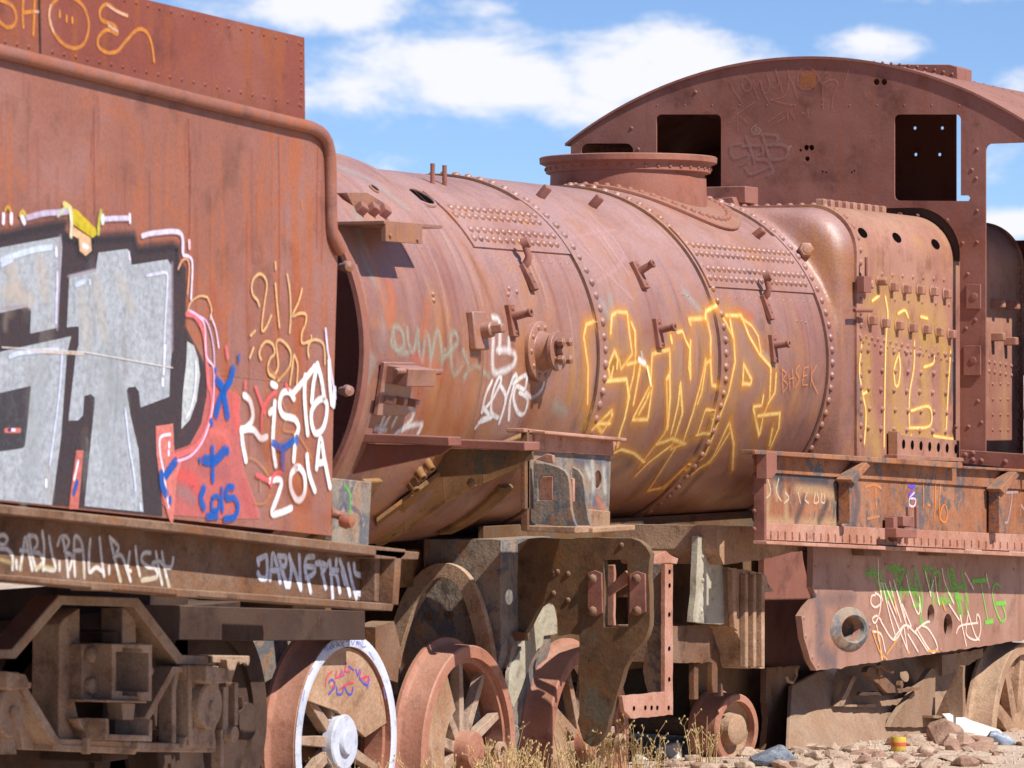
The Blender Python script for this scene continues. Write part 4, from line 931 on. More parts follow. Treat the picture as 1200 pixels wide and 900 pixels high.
mb = MB(); mb.prism([(CX+.05,1.0),(BX,1.0),(BX,roof_z(HW)-.006),(CX+.05,roof_z(HW)-.006)], 'y', -HW, -HW+.012, [[(CX+.12,1.93),(4.93,1.93),(4.93,2.60),(CX+.12,2.60)]])  # unseen near sheet added to shade the cab; opening shapes the firebox's lit patch
obj('cab_side', mb, M['cab'], loco)
mb = MB(); mb.box(CX+.05, BX, -1.2, HW-.02, .96, .99); obj('cab_floor', mb, M['cab'], loco)
mb = MB()
for y in (-.9, -.3, .3, .9): mb.box(CX+.02, BX-.01, y-.02, y+.02, roof_z(y)-.05, roof_z(y)-.006)
obj('roof_rib', mb, M['cab'], roof)
# ---- running board girder with the cab standing on it
GY = -1.25
gt = lambda px: 527+(px-885)*.062; gb = lambda px: 632+(px-885)*.046
mb = MB(); mb.prism(SP([(893,gt(893)+4),(1330,gt(1330)+4),(1330,gb(1330)),(893,gb(893))], GY), 'y', GY, GY+.012)
gird = obj('running_board_girder', mb, M['girder'], loco, .003)
mb = MB(); mb.prism(SP([(885,gt(885)),(1128,gt(1128)),(1128,gt(1128)+7),(885,gt(885)+5)], GY-.07), 'y', GY-.07, GY+.006)
mb.prism(SP([(1129,gt(1129)+4),(1330,gt(1330)+2),(1330,gt(1330)+6),(1129,gt(1129)+7)], GY-.05), 'y', GY-.05, GY+.10)
mb.prism(SP([(886,gt(886)+6),(1330,gt(1330)+6),(1330,gt(1330)+28),(886,gt(886)+26)], GY-.012), 'y', GY-.012, GY-.001)
for i in range(42): a = 905+i*8; p = side(a, gt(a)+10, GY-.012); mb.rivet(p, (0,-1,0), .009, .004)
obj('top_flange', mb, M['girder'], gird, .003)
mb = MB(); mb.prism(SP([(893,gb(893)-20),(1330,gb(1330)-20),(1330,gb(1330)),(893,gb(893))], GY-.014), 'y', GY-.014, GY-.001)
mb.prism(SP([(898,gb(898)+1),(1330,gb(1330)+1),(1330,gb(1330)+6),(898,gb(898)+5)], GY-.06), 'y', GY-.06, GY+.004)
for i in range(40): a = 903+i*8.4; p = side(a, gb(a)-7, GY-.014); mb.obox(p+Vector((0,-.003,0)), Vector((1,0,0)), Vector((0,1,0)), Vector((0,0,1)), .006, .006, .016)
obj('bottom_angle', mb, M['pink'], gird, .002)
mb = MB(); e0 = side(885, 527, GY); e1 = side(885, 636, GY); mb.box(e0.x-.012, e0.x+.012, GY-.05, GY+.004, e1.z, e0.z-.004)
mb.prism(SP([(886,gt(886)+2),(898,gt(886)+3),(898,gt(886)+26),(891,gt(886)+34),(886,gt(886)+34)], GY-.02), 'y', GY-.072, GY-.02)
for i in range(5): mb.rivet((e0.x-.012, GY+.0, e1.z+.06+i*.08), (-1,0,0), .012)
obj('end_angle', mb, M['cab'], gird, .003)
for (a, w_) in ((996,5),(1171,7)):
    mb = MB(); b0 = gt(a)+26; mb.prism(SP([(a,b0),(a+w_,b0),(a+w_,b0+52),(a,b0+54)], GY-.07), 'y', GY-.07, GY-.012)
    mb.prism(SP([(a+1,b0+2),(a+20,b0-18),(a+24,b0-14),(a+6,b0+8)], GY-.09), 'y', GY-.09, GY-.013); obj('web_stiffener', mb, M['girder'], gird, .003)
Jz = Z(880,520,3.75)
mb = MB()
mb.prism(SP(Jz('620,322 668,322 668,410 640,430 620,380'), GY-.05), 'y', GY-.06, GY-.013); mb.prism(SP(Jz('640,370 730,378 730,415 640,412'), GY-.12), 'y', GY-.12, GY-.06)
mb.prism(SP(Jz('670,318 720,320 720,368 670,362'), GY-.09), 'y', GY-.09, GY-.013); mb.prism(SP(Jz('688,275 696,275 696,320 688,320'), GY-.08), 'y', GY-.085, GY-.07); mb.prism(SP(Jz('725,275 734,275 734,372 725,370'), GY-.08), 'y', GY-.085, GY-.07)
obj('latch_block', mb, M['cab'], gird, .003)
g = Paint(PlaneY(GY), .002)
for s_ in ('460,180 470,250 455,330','400,140 410,260 395,340','230,150 280,170 400,160'): g.stroke(Jz(s_), .06, (92,92,102), .65, 1)
for s_ in ('60,160 75,250 60,330','100,150 110,220','150,230 155,330','200,200 300,210 380,240','60,340 200,350 400,350'): g.stroke(Jz(s_), .05, (205,170,130), .55, 1)
for s_ in ('100,140 200,145 330,150','200,330 230,250','300,330 330,270'): g.stroke(Jz(s_), .045, (70,72,80), .65, 1)
for s_ in ('70,150 85,210 65,240','120,155 110,210 130,250','150,215 165,240 145,260','205,215 215,260','245,215 235,245 250,260','280,220 275,260 295,255 290,220','310,220 305,255 322,258 320,222','385,190 388,260','395,335 415,350'): g.stroke(Jz(s_), .008, (225,196,170), .75, .8)
for s_ in ('500,190 540,180 570,195','545,185 548,270','510,330 560,320'): g.stroke(Jz(s_), .012, (212,140,90), .7, .8)
for s_ in ('690,185 715,190 700,210 690,230 715,225','700,190 720,185'): g.stroke(Jz(s_), .010, (110,80,200), .9, .6)
g.stroke(Jz('715,215 695,240 695,270 715,275 722,245 700,240'), .008, (225,205,225), .9, .6)
for s_ in ('755,170 757,230 756,280','775,268 785,272','808,180 808,240 805,325','830,175 826,260 828,335','855,260 835,285 832,330 850,345 862,310 855,275 850,255'): g.stroke(Jz(s_), .0085, (230,130,50), .9, .6)
for s_ in ('1120,215 1170,212','1145,215 1142,260 1125,345 1108,340','1185,270 1195,285','1240,260 1215,290 1230,320'): g.stroke(Jz(s_), .011, (190,165,165), .75, .8)
obj('graffiti_date', g, M['spray'], gird, smooth=0)
# ---- forward piece of the same girder with its two curved gussets
PY_ = -1.0
Lz = Z(600,490,6)
mb = MB(); mb.prism(SP(Lz('100,230 700,265 680,765 100,765'), PY_), 'y', PY_, PY_+.012, [SP(arc(600+605/6,490+432/6,4.6,0,360,20,10.5)[:-1], PY_)])
hang = obj('hanger_web', mb, M['grey'], loco, .003)
mb = MB(); mb.prism(SP(Lz('235,88 808,140 808,165 235,112'), PY_-.08), 'y', PY_-.08, PY_+.02); mb.prism(SP(Lz('85,70 240,88 240,110 85,100'), PY_-.02), 'y', PY_-.02, PY_+.06)
mb.prism(SP(Lz('160,110 735,160 715,265 165,225'), PY_-.014), 'y', PY_-.014, PY_-.001)
for i in range(11): a = 250+i*48; p = side(*Lz('%f,%f' % (a, 142+(a-250)*.09))[0], PY_-.014); mb.rivet(p, (0,-1,0), .008, .004)
obj('hanger_flange', mb, M['pink'], hang, .004)
mb = MB(); a_ = side(*Lz('85,80')[0], PY_); mb.box(a_.x-.01, a_.x+.01, PY_-.02, PY_+.01, side(*Lz('90,790')[0], PY_).z, a_.z); mb.prism(SP(Lz('92,232 130,232 130,640 92,640'), PY_-.02), 'y', PY_-.02, PY_)
obj('hanger_end', mb, M['frame'], hang, .003)
def gusset(s_, x, holes_=(), th=.022):
    mb = MB(); mb.prism(FP(Lz(s_), x), 'x', x, x+th, [FP(Lz(h), x) for h in holes_]); return obj('curved_gusset', mb, M['grey'], hang, .003)
xg1 = side(*Lz('150,500')[0], PY_-.02).x; xg2 = xg1+.42
gusset('150,312 240,318 330,345 370,370 395,410 405,470 410,560 415,640 430,710 452,765 150,745 130,720 128,640 150,640', xg1, ('200,410 285,408 285,580 180,580 180,440',))
gusset('290,318 420,340 465,365 495,410 510,500 520,600 535,700 555,770 440,765 420,640 408,440 380,360', xg2)
mb = MB(); mb.prism(FP(Lz('165,290 240,250 288,262 290,318 240,312'), xg1+.05), 'x', xg1+.05, xg1+.07); mb.prism(FP(Lz('190,410 285,408 285,590 190,585'), xg1+.10), 'x', xg1+.10, xg1+.12)
mb.prism(FP(Lz('405,420 430,425 430,590 412,590'), xg2-.05), 'x', xg2-.05, xg2-.03); obj('gusset_pad', mb, M['pink'], hang, .003)
mb = MB(); mb.prism(FP(Lz('75,755 445,762 445,812 75,795'), xg1-.03), 'x', xg1-.03, xg1+.12); mb.prism(FP(Lz('445,765 572,770 570,808 445,806'), xg1+.1), 'x', xg1+.1, xg2+.10); mb.prism(SP(Lz('560,758 740,765 738,802 565,800'), PY_-.06), 'y', PY_-.06, PY_+.05); mb.prism(SP(Lz('540,640 692,655 690,762 545,760'), PY_-.02), 'y', PY_-.02, PY_-.002)
obj('hanger_foot', mb, M['tan'], hang, .004)
g = Paint(PlaneY(PY_), .002)
for s_ in ('560,330 570,450 560,560','640,330 650,500','520,340 540,400'): g.stroke(Lz(s_), .035, (205,200,190), .6, 1)
for s_ in ('450,290 520,300','600,290 640,300','560,560 600,620'): g.stroke(Lz(s_), .04, (98,104,120), .6, 1)
for s_ in ('600,570 640,640','560,650 650,700','480,480 500,560'): g.stroke(Lz(s_), .035, (205,120,80), .6, 1)
obj('faded_paint', g, M['spray'], hang, smooth=0)
# lateral platform beams from the smokebox with their hanging web plates
def beamX(px0, px1, py0, py1, th, x, dep, mat='cab', slope=0):
    a, b = front(px0, py0, x), front(px1, py1, x); mb = MB()
    mb.prism([(a.y, a.z), (b.y, b.z), (b.y, b.z-th), (a.y, a.z-th)], 'x', x, x+dep); return mb
x1 = side(524,512,-1.15).x; x2 = side(614,520,-1.15).x
mb = beamX(400,526,507,512,.035,x1,.11); bA = obj('platform_beam', mb, M['cab'], loco, .004)
mb = beamX(500,615,514,518,.035,x2,.14); bB = obj('platform_beam', mb, M['cab'], loco, .004)
mb = MB(); mb.prism(FP([(396,520),(526,522),(510,533),(455,545),(396,558)], x1), 'x', x1+.05, x1+.065); obj('platform_web', mb, M['cab'], bA, .003)
mb = MB(); mb.prism(FP([(500,526),(614,528),(614,538),(560,556),(500,560)], x2), 'x', x2+.08, x2+.095); mb.rivet(front(552,566,x2+.08), (-1,0,0), .02); obj('platform_web', mb, M['deep'], bB, .003)

# ---- paint on the barrel, smokebox, firebox and cab
G = Z(440,350,5.4545); H = Z(670,340,3.3346); I_ = Z(840,70,6.428); K = Z(1000,650,6)
YL, YL2 = (255,214,130), (232,156,62)
g = Paint(CYL, .0016)
# faded clouds of old paint
for s_, w_, c_, o_ in (('60,180 40,400 60,520',.10,(200,150,60),.28), ('150,180 230,330 200,480 180,600',.13,(190,150,105),.32), ('300,260 330,420 260,600',.13,(176,140,112),.34), ('400,220 420,420 380,600',.12,(190,150,105),.32), ('500,150 520,350 470,560',.10,(196,150,90),.32), ('620,120 660,300 600,500',.13,(192,150,108),.32), ('700,250 740,400 660,600',.11,(180,142,110),.28),
        ('700,100 640,90 690,120',.05,(210,105,60),.35), ('250,300 262,380 250,460',.05,(205,100,70),.3), ('180,640 250,660 150,720',.07,(110,98,92),.38), ('470,700 560,640 440,790',.06,(92,86,88),.40), ('120,60 160,120 150,40',.05,(170,180,180),.4), ('440,10 500,80',.045,(175,180,178),.4), ('740,250 790,290',.04,(175,180,175),.45), ('330,700 250,790',.08,(140,100,50),.35)):
    g.stroke(H(s_), w_, c_, o_, 1)
for s_, w_, c_, o_ in (('-60,520 -20,420 -40,380',.05,(170,175,172),.35), ('1150,680 1200,720',.06,(165,170,160),.4), ('1240,640 1260,500 1250,300',.05,(200,150,60),.35), ('0,-100 60,60 40,260',.07,(178,160,158),.3), ('200,-100 240,150',.06,(190,150,145),.3), ('250,380 330,420 420,480',.05,(220,110,80),.3)):
    g.stroke(G(s_), w_, c_, o_, 1)
for s_ in ('690,250 730,300 700,330','700,270 735,320','680,290 740,350','660,280 720,270'): g.stroke([tuple(map(float, q.split(','))) for q in s_.split()], .022, (205,165,165), .32, 1)
for s_, w_, c_ in (('418,250 425,300 440,330',.05,(170,168,165)), ('404,200 430,210 470,240',.06,(172,166,164)), ('440,320 455,380',.04,(205,120,75))): g.stroke([tuple(map(float, q.split(','))) for q in s_.split()], w_, c_, .45, 1)
def yl(s_, w=.0165, curve=False, gl=True, op=.95, col=YL):
    if gl: g.stroke(H(s_), w*6.5, (214,158,92), .13, 1, curve)
    if gl: g.stroke(H(s_), w*(2.6+random.random()*1.2), YL2, random.uniform(.28,.5), 1, curve)
    g.stroke(H(s_), w*random.uniform(.85,1.25), col, random.uniform(.7,.95), 1, curve)
for s_ in ('60,440 62,300 45,180 55,135 85,122', '150,165 155,100 175,85 215,88 225,180 235,250 205,290 190,310 185,275', '232,130 245,160 248,250 240,330 215,430', '160,305 150,355 140,300 165,235 178,270 175,300', '135,355 212,348 222,420 205,500 185,560 178,610', '215,290 262,278', '300,380 235,505 295,505 312,380', '262,480 290,430 300,400', '240,440 265,300',
           '262,278 300,305 305,360', '305,370 312,250 330,245 380,232 382,320 368,350 372,520 360,560 270,675', '370,345 380,330 382,420 372,540', '385,185 388,200', '410,165 430,160 440,190 460,230 462,350 455,300 462,200', '460,130 455,115 525,110 540,180 540,270', '520,275 500,370 470,480 430,600 385,620 430,480 422,360 412,450 385,560', '540,275 522,285 505,400 490,440', '540,285 545,370 560,375', '485,565 530,555 550,470 520,465 490,560',
           '250,720 300,670 380,610', '330,600 390,580 440,600', '300,780 350,770 440,690', '300,775 320,745 400,620', '450,680 360,770', '580,95 600,130 630,190 635,280 610,400 580,480 545,580 520,640 500,660', '600,100 660,100 670,130 690,180 730,250 775,300 770,430 745,490 730,570 705,455 740,450 745,415', '660,110 700,140 725,180 735,240', '665,365 668,290 700,350 695,368 665,365', '725,490 810,480 805,540 775,610', '780,545 770,600', '795,330 790,400 765,440', '610,520 540,670 500,690 470,715', '615,525 630,600 625,700', '610,560 560,640 530,670', '80,540 150,470 155,490 115,555 90,520', '100,520 145,520', '150,640 190,620 240,635 280,670', '615,120 625,180', '560,60 520,85 518,110'):
    yl(s_)
g.stroke(H('260,272 280,285'), .022, (250,246,238), .95, 1); g.stroke(H('268,250 272,270'), .02, (190,196,200), .6, 1); g.stroke(H('290,300 305,370'), .012, (250,236,190), .9, .8)
for s_ in ('770,310 775,400','770,315 790,330 775,350 795,370 778,395','800,335 805,390','815,315 820,375','805,350 820,345','845,300 830,320 845,350 828,380','865,310 860,370','865,312 885,305','862,340 880,335','860,372 880,370','900,310 895,375','920,300 898,345 925,400'):
    g.stroke([(908+(a-900)*1.0, b-4) for a, b in []] or [(915+(float(q.split(',')[0])-770)/3.7, 428+(float(q.split(',')[1])-300)/3.1) for q in s_.split()], .005, (225,135,75), .85, .8)
obj('graffiti_wildstyle', g, M['spray'], b2, smooth=0)
g = Paint(CYL, .0016)
TL = (168,166,150)
for s_ in ('110,230 100,290 150,330 180,280 160,200 120,180 110,230 140,330 200,350','200,200 210,290 240,340 270,200 275,330 290,390','300,390 320,220 345,300 345,440','345,440 390,210 420,330 415,470 440,340','430,380 470,340 520,280 510,220 480,240 480,400 500,490 540,450','560,340 590,430 560,520','560,500 640,430 720,500'):
    g.stroke(G(s_), .024, TL, .62, 1)
WH = (232,228,226)
for s_ in ('750,120 790,150 790,330','750,260 750,460 820,460 880,420 890,360 840,330 780,330','850,270 850,330'): g.stroke(G(s_), .026, WH, .72, 1)
for s_ in ('740,530 700,620 680,720','680,720 740,650 800,530 790,500 760,560 740,640 740,730 780,760','800,560 830,640 790,790','830,640 880,500 900,500 860,640 850,770','880,540 960,490 950,580 900,560 880,640 910,730 950,730 970,640 920,600','960,600 1000,630 1060,580 1085,480','640,820 680,770 740,760 660,790','690,700 720,740'): g.stroke(G(s_), .0165, WH, .9, .8)
for s_ in ('0,700 60,700 20,850','70,690 100,720 30,850','110,800 150,720 200,690 240,720 220,780 130,860','130,860 200,820 290,800 270,860','0,830 60,840'): g.stroke(G(s_), .022, WH, .72, 1)
g.stroke([(425,536),(440,528)], .02, (200,190,180), .6, 1)
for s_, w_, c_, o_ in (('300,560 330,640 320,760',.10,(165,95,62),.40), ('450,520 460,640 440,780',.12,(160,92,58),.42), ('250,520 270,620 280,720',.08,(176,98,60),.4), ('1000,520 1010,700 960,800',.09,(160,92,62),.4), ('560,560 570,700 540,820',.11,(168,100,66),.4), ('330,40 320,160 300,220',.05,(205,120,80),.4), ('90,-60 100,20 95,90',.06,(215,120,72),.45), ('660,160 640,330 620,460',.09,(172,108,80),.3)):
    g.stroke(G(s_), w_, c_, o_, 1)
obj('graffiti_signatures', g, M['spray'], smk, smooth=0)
# rust and dust runs down the barrel
g = Paint(CYL, .0010); random.seed(11)
for i in range(120):
    x = random.uniform(-2.35, 2.35); 
    if abs(x+.17) < .07 or abs(x-1.15) < .07: continue
    t0 = random.uniform(.15, 1.35); t1 = t0-random.uniform(.35, 1.1); pts = []
    n = 8; g.l += .00002; o = len(g.v); c = lin(random.choice([(150,85,65),(206,168,160),(120,66,50),(190,110,70),(214,180,172),(150,80,45)])); op = random.uniform(.08,.30); w_ = random.uniform(.006,.035)
    for k in range(n+1):
        t = t0+(t1-t0)*k/n; xx = x+.02*math.sin(i+k*.4); fd = math.sin(math.pi*min(1, (k+.2)/n*1.0)) if k < n else 0
        for j in range(3): q = cp(xx+(j-1)*w_, t, g.l); g.v.append(q); g.uv.append((j/2, 1)); g.col.append((*c, op*max(0, fd)))
    for k in range(n):
        for j in range(2): a = o+k*3+j; g.f.append((a, a+1, a+4, a+3))
obj('rust_runs', g, M['spray'], b2, smooth=0)
g = Paint(fpl, .002)
for s_, w_, o_ in (('260,360 300,330 400,350 480,420',.12,.30), ('250,520 260,700 280,800',.12,.42), ('330,480 350,800',.13,.36), ('430,500 430,800',.13,.40), ('490,520 490,820',.08,.45), ('350,780 520,810',.08,.5), ('300,400 400,440 500,500',.09,.35)):
    g.stroke(Q3(s_), w_*1.1, (222,180,98), o_*.95, 1)
for s_ in ('236,490 230,570 240,640 250,700 245,790','310,340 318,395 312,470 308,650 306,800','350,520 338,560 340,610 350,612 356,560 352,515','400,480 398,560 385,640 384,740','384,745 448,738 446,680 390,692','512,510 505,620 498,760','430,556 458,545 462,520','350,390 370,380 380,400','270,350 290,335','240,640 258,630','420,400 440,405','390,770 400,830','460,770 520,780'):
    g.stroke(Q3(s_), .028, (236,170,72), .6, 1); g.stroke(Q3(s_), .012, (255,222,140), .97, .8)
for s_ in ('225,600 235,720','520,520 515,650'): g.stroke(Q3(s_), .04, (120,130,130), .4, 1)
obj('graffiti_outline', g, M['spray'], fire, smooth=0)
g = Paint(PlaneX(CX), .002); CH = (176,118,104)
for s_ in ('105,165 130,230 180,300 195,330','190,160 200,130 225,130 260,180 250,230 215,230 190,180','260,150 290,230 320,300','275,150 300,200 330,150 350,230 400,330','330,150 345,220 375,250 400,200 380,110','380,110 420,200 455,210 470,160 445,75','445,75 480,190 495,240','540,70 545,160 530,230 500,280 410,300','410,300 480,320 570,340','540,100 580,190 610,290','615,180 615,110 650,60 710,60 760,110 770,150 740,190 700,220 640,215 615,180','770,160 830,90','780,150 800,180 860,150 910,160 905,200 880,270 870,370','800,190 805,370','995,80 960,185',
           '95,470 160,410 280,325','160,400 160,540','170,410 240,480','390,470 500,390','460,470 520,430','535,380 540,460','550,370 590,440','640,390 670,410 690,370 690,440'):
    g.stroke(I_(s_), .0055, CH, .6, .8)
for i in range(5): g.stroke(I_('650,%d 730,%d' % (110+i*22, 105+i*22)), .02, (188,118,70), .55, 1)
SB = (160,122,112)
for s_ in ('190,630 120,640 110,690 140,740 240,710 240,750 190,790','200,650 310,640','225,580 250,650 290,770','300,650 340,640 350,700 300,720 310,750 400,750','345,555 370,640 400,740','370,560 460,570 450,620 400,640','400,640 500,640 540,680 510,740 420,750','225,820 260,860 340,830 410,790 380,760','410,790 425,830 390,870'):
    g.stroke(I_(s_), .013, SB, .65, .7)
g.stroke(I_('300,490 265,520 280,555 320,555 330,525 300,510 290,535 310,535'), .007, (176,140,128), .7, .8); g.stroke(I_('545,680 550,650 565,655'), .006, (190,160,150), .6, .8)
obj('graffiti_scrawl', g, M['spray'], cabf, smooth=0)

# ================================================================ frames, wheels and everything under the boiler
def SPz(z, s_, y): return SP(z(s_), y)
V6 = Z(420,600,3); V7 = Z(720,620,2.5); V5 = Z(860,500,3)
def ragged(poly, amp=.0018, step=.04):
    out = []; rs = random.Random(len(poly)*7+int(abs(poly[0][0])*1000))
    for i in range(len(poly)):
        a, b = Vector(poly[i]), Vector(poly[(i+1) % len(poly)]); L__ = (b-a).length; n = max(1, int(L__/step)); nn_ = Vector((-(b-a).y, (b-a).x)).normalized() if L__ > 1e-6 else Vector((0,0))
        for k in range(n):
            d = rs.gauss(0, 1)*amp*(.5 if k == 0 else 1)
            if rs.random() < .08: d -= amp*3.5*rs.random()
            q = a+(b-a)*(k/n)+nn_*max(-.012, min(.012, d)); out.append((q.x, q.y))
    return out
def slab(name, z, s_, y, th, mat, par=None, bev=.004, hs=()):
    mb = MB(); mb.prism(ragged(SP(z(s_), y)), 'y', y, y+th, [SP(z(h), y) for h in hs]); return obj(name, mb, M[mat], par or loco, bev)
def fslab(name, z, s_, x, th, mat, par=None, bev=.004, hs=()):
    mb = MB(); mb.prism(ragged(FP(z(s_), x)), 'x', x, x+th, [FP(z(h), x) for h in hs]); return obj(name, mb, M[mat], par or loco, bev)
FRY = -1.13
mb = MB(); outer = [(953,640),(952,688),(957,700),(946,711),(939,722),(942,748),(950,772),(957,786),(1000,780),(1200,750),(1330,727),(1330,655)]
holes = [SP(arc(994,737,13.5,0,360,22,14.5)[:-1], FRY), SP(arc(1111,733,5.2,0,360,20,14)[:-1], FRY), SP(arc(1091,720,4.2,0,360,18,12)[:-1], FRY)]
mb.prism(ragged(SP(outer, FRY), .002, .05), 'y', FRY, FRY+.03, holes)
fpl_ = obj('main_frame_plate', mb, M['plate'], loco, .003)
slab('frame_hole_backing', Z(0,0,1), '958,655 1190,655 1190,745 958,780', FRY+.16, .02, 'deep')  # added dark sheet, puts shade behind the openings of the frame plate
mb = MB()      # boss ring of the big opening
N_ = 40
for k, (sx, sy, yo) in enumerate(((22.5,26,.0),(21,24.5,-.010),(15,16.5,-.026),(13.3,14.5,-.018),(13.3,14.5,.10))):
    for i in range(N_): q = 2*math.pi*i/N_; p = side(995+sx*math.cos(q), 737+sy*math.sin(q), FRY); mb.v.append(Vector((p.x, FRY+yo-.001, p.z)))
for k in range(4):
    for i in range(N_): j = (i+1) % N_; mb.f.append((k*N_+i, k*N_+j, (k+1)*N_+j, (k+1)*N_+i))
obj('frame_boss', mb, M['grey'], fpl_)
mb = MB()
for a, b in ((955,665),(956,694),(942,724),(944,745),(952,770),(959,780),(994,665),(1037,662),(1069,665),(1132,663),(1188,668),(1019,733),(1103,762)): mb.rivet(side(a, b, FRY), (0,-1,0), .012, .008)
obj('frame_rivets', mb, M['plate'], fpl_)
mb = MB()
for a in (1011, 1088, 1162): mb.prism(SP([(a,640),(a+20,641),(a+22,652),(a+2,651)], FRY-.06), 'y', FRY-.06, FRY-.001)
obj('girder_clip', mb, M['frame'], fpl_, .003)
g = Paint(PlaneY(FRY), .002); GN = (120,196,74); PK = (255,222,204)
for s_, w_ in (('560,600 640,700',.0),): pass
g.stroke([(958,705),(962,730),(960,760),(975,775)], .09, (100,98,108), .5, 1); g.stroke([(968,702),(1000,700)], .06, (115,108,112), .4, 1)
for s_ in ('90,130 190,130','140,100 150,160 200,260','240,95 320,95','280,100 300,200 240,300','190,180 230,320','205,190 280,320','320,170 330,310','300,110 350,110 330,170','380,120 400,230 470,330 440,290 430,170','400,240 440,250','430,110 480,280 470,460 500,490','490,100 545,100','500,110 540,250','550,180 560,330','560,130 600,130 600,230','590,320 640,310','640,230 690,310 650,330','690,110 740,400','700,130 760,420','720,230 780,220','720,300 760,310','680,110 710,240','760,130 800,330','790,350 800,410','660,130 690,240','600,330 630,340','420,350 470,360','210,230 250,270','330,240 380,260'):
    g.stroke(K(s_), .027, GN, .66, 1)
for s_, w_ in (('835,185 940,178',.020), ('890,195 915,320 940,460',.009), ('930,475 975,468',.020), ('1030,225 1000,205 975,240 980,320 1010,420 1040,470 1065,450 1060,400 1040,350',.011), ('1000,345 1065,340',.018)): g.stroke(K(s_), w_, GN, .92, .7)
for s_ in ('170,30 175,180 200,320','150,270 180,290 190,340 150,370 120,340 125,290 150,285','190,200 185,380 150,480 130,450 160,430 190,460','200,200 250,420 300,600','240,330 380,680','190,470 280,600 350,500','130,540 190,560 220,680','160,500 200,730','250,190 290,340 330,470','280,180 340,400 380,520','280,590 350,500 400,510','350,500 380,690','370,150 390,250 440,400 460,410 460,350','380,560 450,680','430,540 520,680','430,540 460,510 500,480 530,470','440,520 540,680 585,660 570,600 520,520 480,500','380,500 440,560','620,100 640,200 700,340','570,160 580,250 600,350','540,260 560,180','670,350 740,460','720,550 750,500 870,480','745,430 790,640','750,430 760,500','800,430 790,560 860,600 890,540 885,450 865,420 860,480','800,400 850,560 880,600','340,350 400,500','460,300 470,400','780,130 840,240','930,140 950,230','500,120 540,290','300,250 360,440','215,200 300,420'):
    g.stroke(K(s_), .0088, PK, .92, .8)
for s_ in ('130,540 180,680 230,735','180,560 190,735','230,700 300,600','160,520 170,600','520,680 590,675','380,680 390,690','620,330 640,390','280,300 300,420'): g.stroke(K(s_), .0085, (232,160,70), .9, .7)
obj('graffiti_green_words', g, M['spray'], fpl_, smooth=0)
# slab and brackets under the boiler
slab('torn_deck_plate', V7, '300,-10 420,-6 640,30 655,44 640,56 560,62 500,72 460,84 430,90 370,98 320,105 300,60', -1.05, .5, 'tan')
sp_ = slab('spring_hanger_plate', V7, '245,20 298,24 306,60 300,100 330,115 332,282 230,272 240,150', -.98, .03, 'pale', hs=())
mb = MB(); 
for a, b in ((258,80),(300,80),(258,150),(288,208),(255,240)): mb.rivet(side(*V7('%d,%d' % (a, b))[0], -.98), (0,-1,0), .013)
obj('plate_rivets', mb, M['pale'], sp_)
pd = slab('horn_casting', V7, '332,112 430,128 446,138 450,160 468,182 440,186 440,408 385,408 378,360 362,310 335,285', -1.0, .12, 'tan')
mb = MB()
for a in (345, 384, 408, 432): mb.prism(SP(V7('%d,132 %d,132 %d,405 %d,405' % (a, a+9, a+9, a+ 9 if a < 380 else a)), -1.03) if a > 380 else SP(V7('345,120 352,120 362,300 352,290'), -1.03), 'y', -1.03, -1.001)
obj('casting_rib', mb, M['tan'], pd, .004)
slab('axle_guard', V7, '172,285 270,278 288,290 288,392 172,392', -.90, .3, 'frame')
slab('packing_block', V7, '60,180 240,185 240,272 170,285 60,280', -.60, .05, 'dark')
slab('inner_frame_plate', V7, '438,60 590,66 590,150 580,200 600,420 438,410', -.62, .03, 'cab')
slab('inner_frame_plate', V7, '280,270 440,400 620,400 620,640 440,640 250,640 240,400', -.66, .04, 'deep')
for s_ in ('235,395 247,395 247,500 235,500','288,350 305,350 305,480 288,480','305,450 320,455 320,490 305,490'): slab('brake_rod', V7, s_, -.88, .03, 'frame')
# ash pan: sloping tan sheet with gussets and a hatch
mb = MB()
ya, yb = -.84, -1.02
top_ = [side(a, b, ya) for a, b in V7('520,460 600,418 780,384 960,350 1090,328')]; bot_ = [side(a, b, yb) for a, b in V7('512,645 590,648 760,655 900,655 1060,650')]
mb.add(top_+bot_+[p+Vector((0,.02,0)) for p in top_+bot_], [(i, i+1, i+6, i+5) for i in range(4)]+[(i+10, i+11, i+16, i+15) for i in range(4)]+[(0,5,15,10),(4,9,19,14)]+[(i,i+1,i+11,i+10) for i in range(4)]+[(i+5,i+6,i+16,i+15) for i in range(4)])
ash = obj('ash_pan', mb, M['pan'], loco, .003)
def aslab(name, s_, y, th, mat='pan'): return slab(name, V7, s_, y, th, mat, ash)
aslab('pan_strap', '655,520 700,430 710,432 672,516 765,512 770,522', -.96, .03)
aslab('pan_gusset', '808,580 820,550 930,408 940,412 940,550 935,580', -1.0, .03)
fslab('pan_gusset', V7, '938,550 1010,400 1022,402 1020,552', side(*V7('938,550')[0], -1.02).x, .03, 'pan', ash)
aslab('pan_strap', '935,545 1022,548 1022,556 935,553', -1.06, .1)
h_ = aslab('pan_hatch', '745,405 760,400 830,470 900,462 890,474 830,480 800,480 738,420', -1.04, .03, 'frame')
aslab('pan_hatch', '745,478 830,476 830,488 742,488', -1.02, .06, 'dark')
mb = MB(); p = side(*V7('832,456')[0], -1.05); mb.nut(p, (0,-1,0), .022, .02); mb.lathe([(-.01,.035),(.004,.035),(.004,.02)], side(*V7('780,412')[0], -1.05), (0,-1,0), 16); mb.tube([side(*V7(s_)[0], -1.06) for s_ in ('765,405','780,400','790,412','815,420')], .007, 6); obj('hatch_fitting', mb, M['frame'], h_)
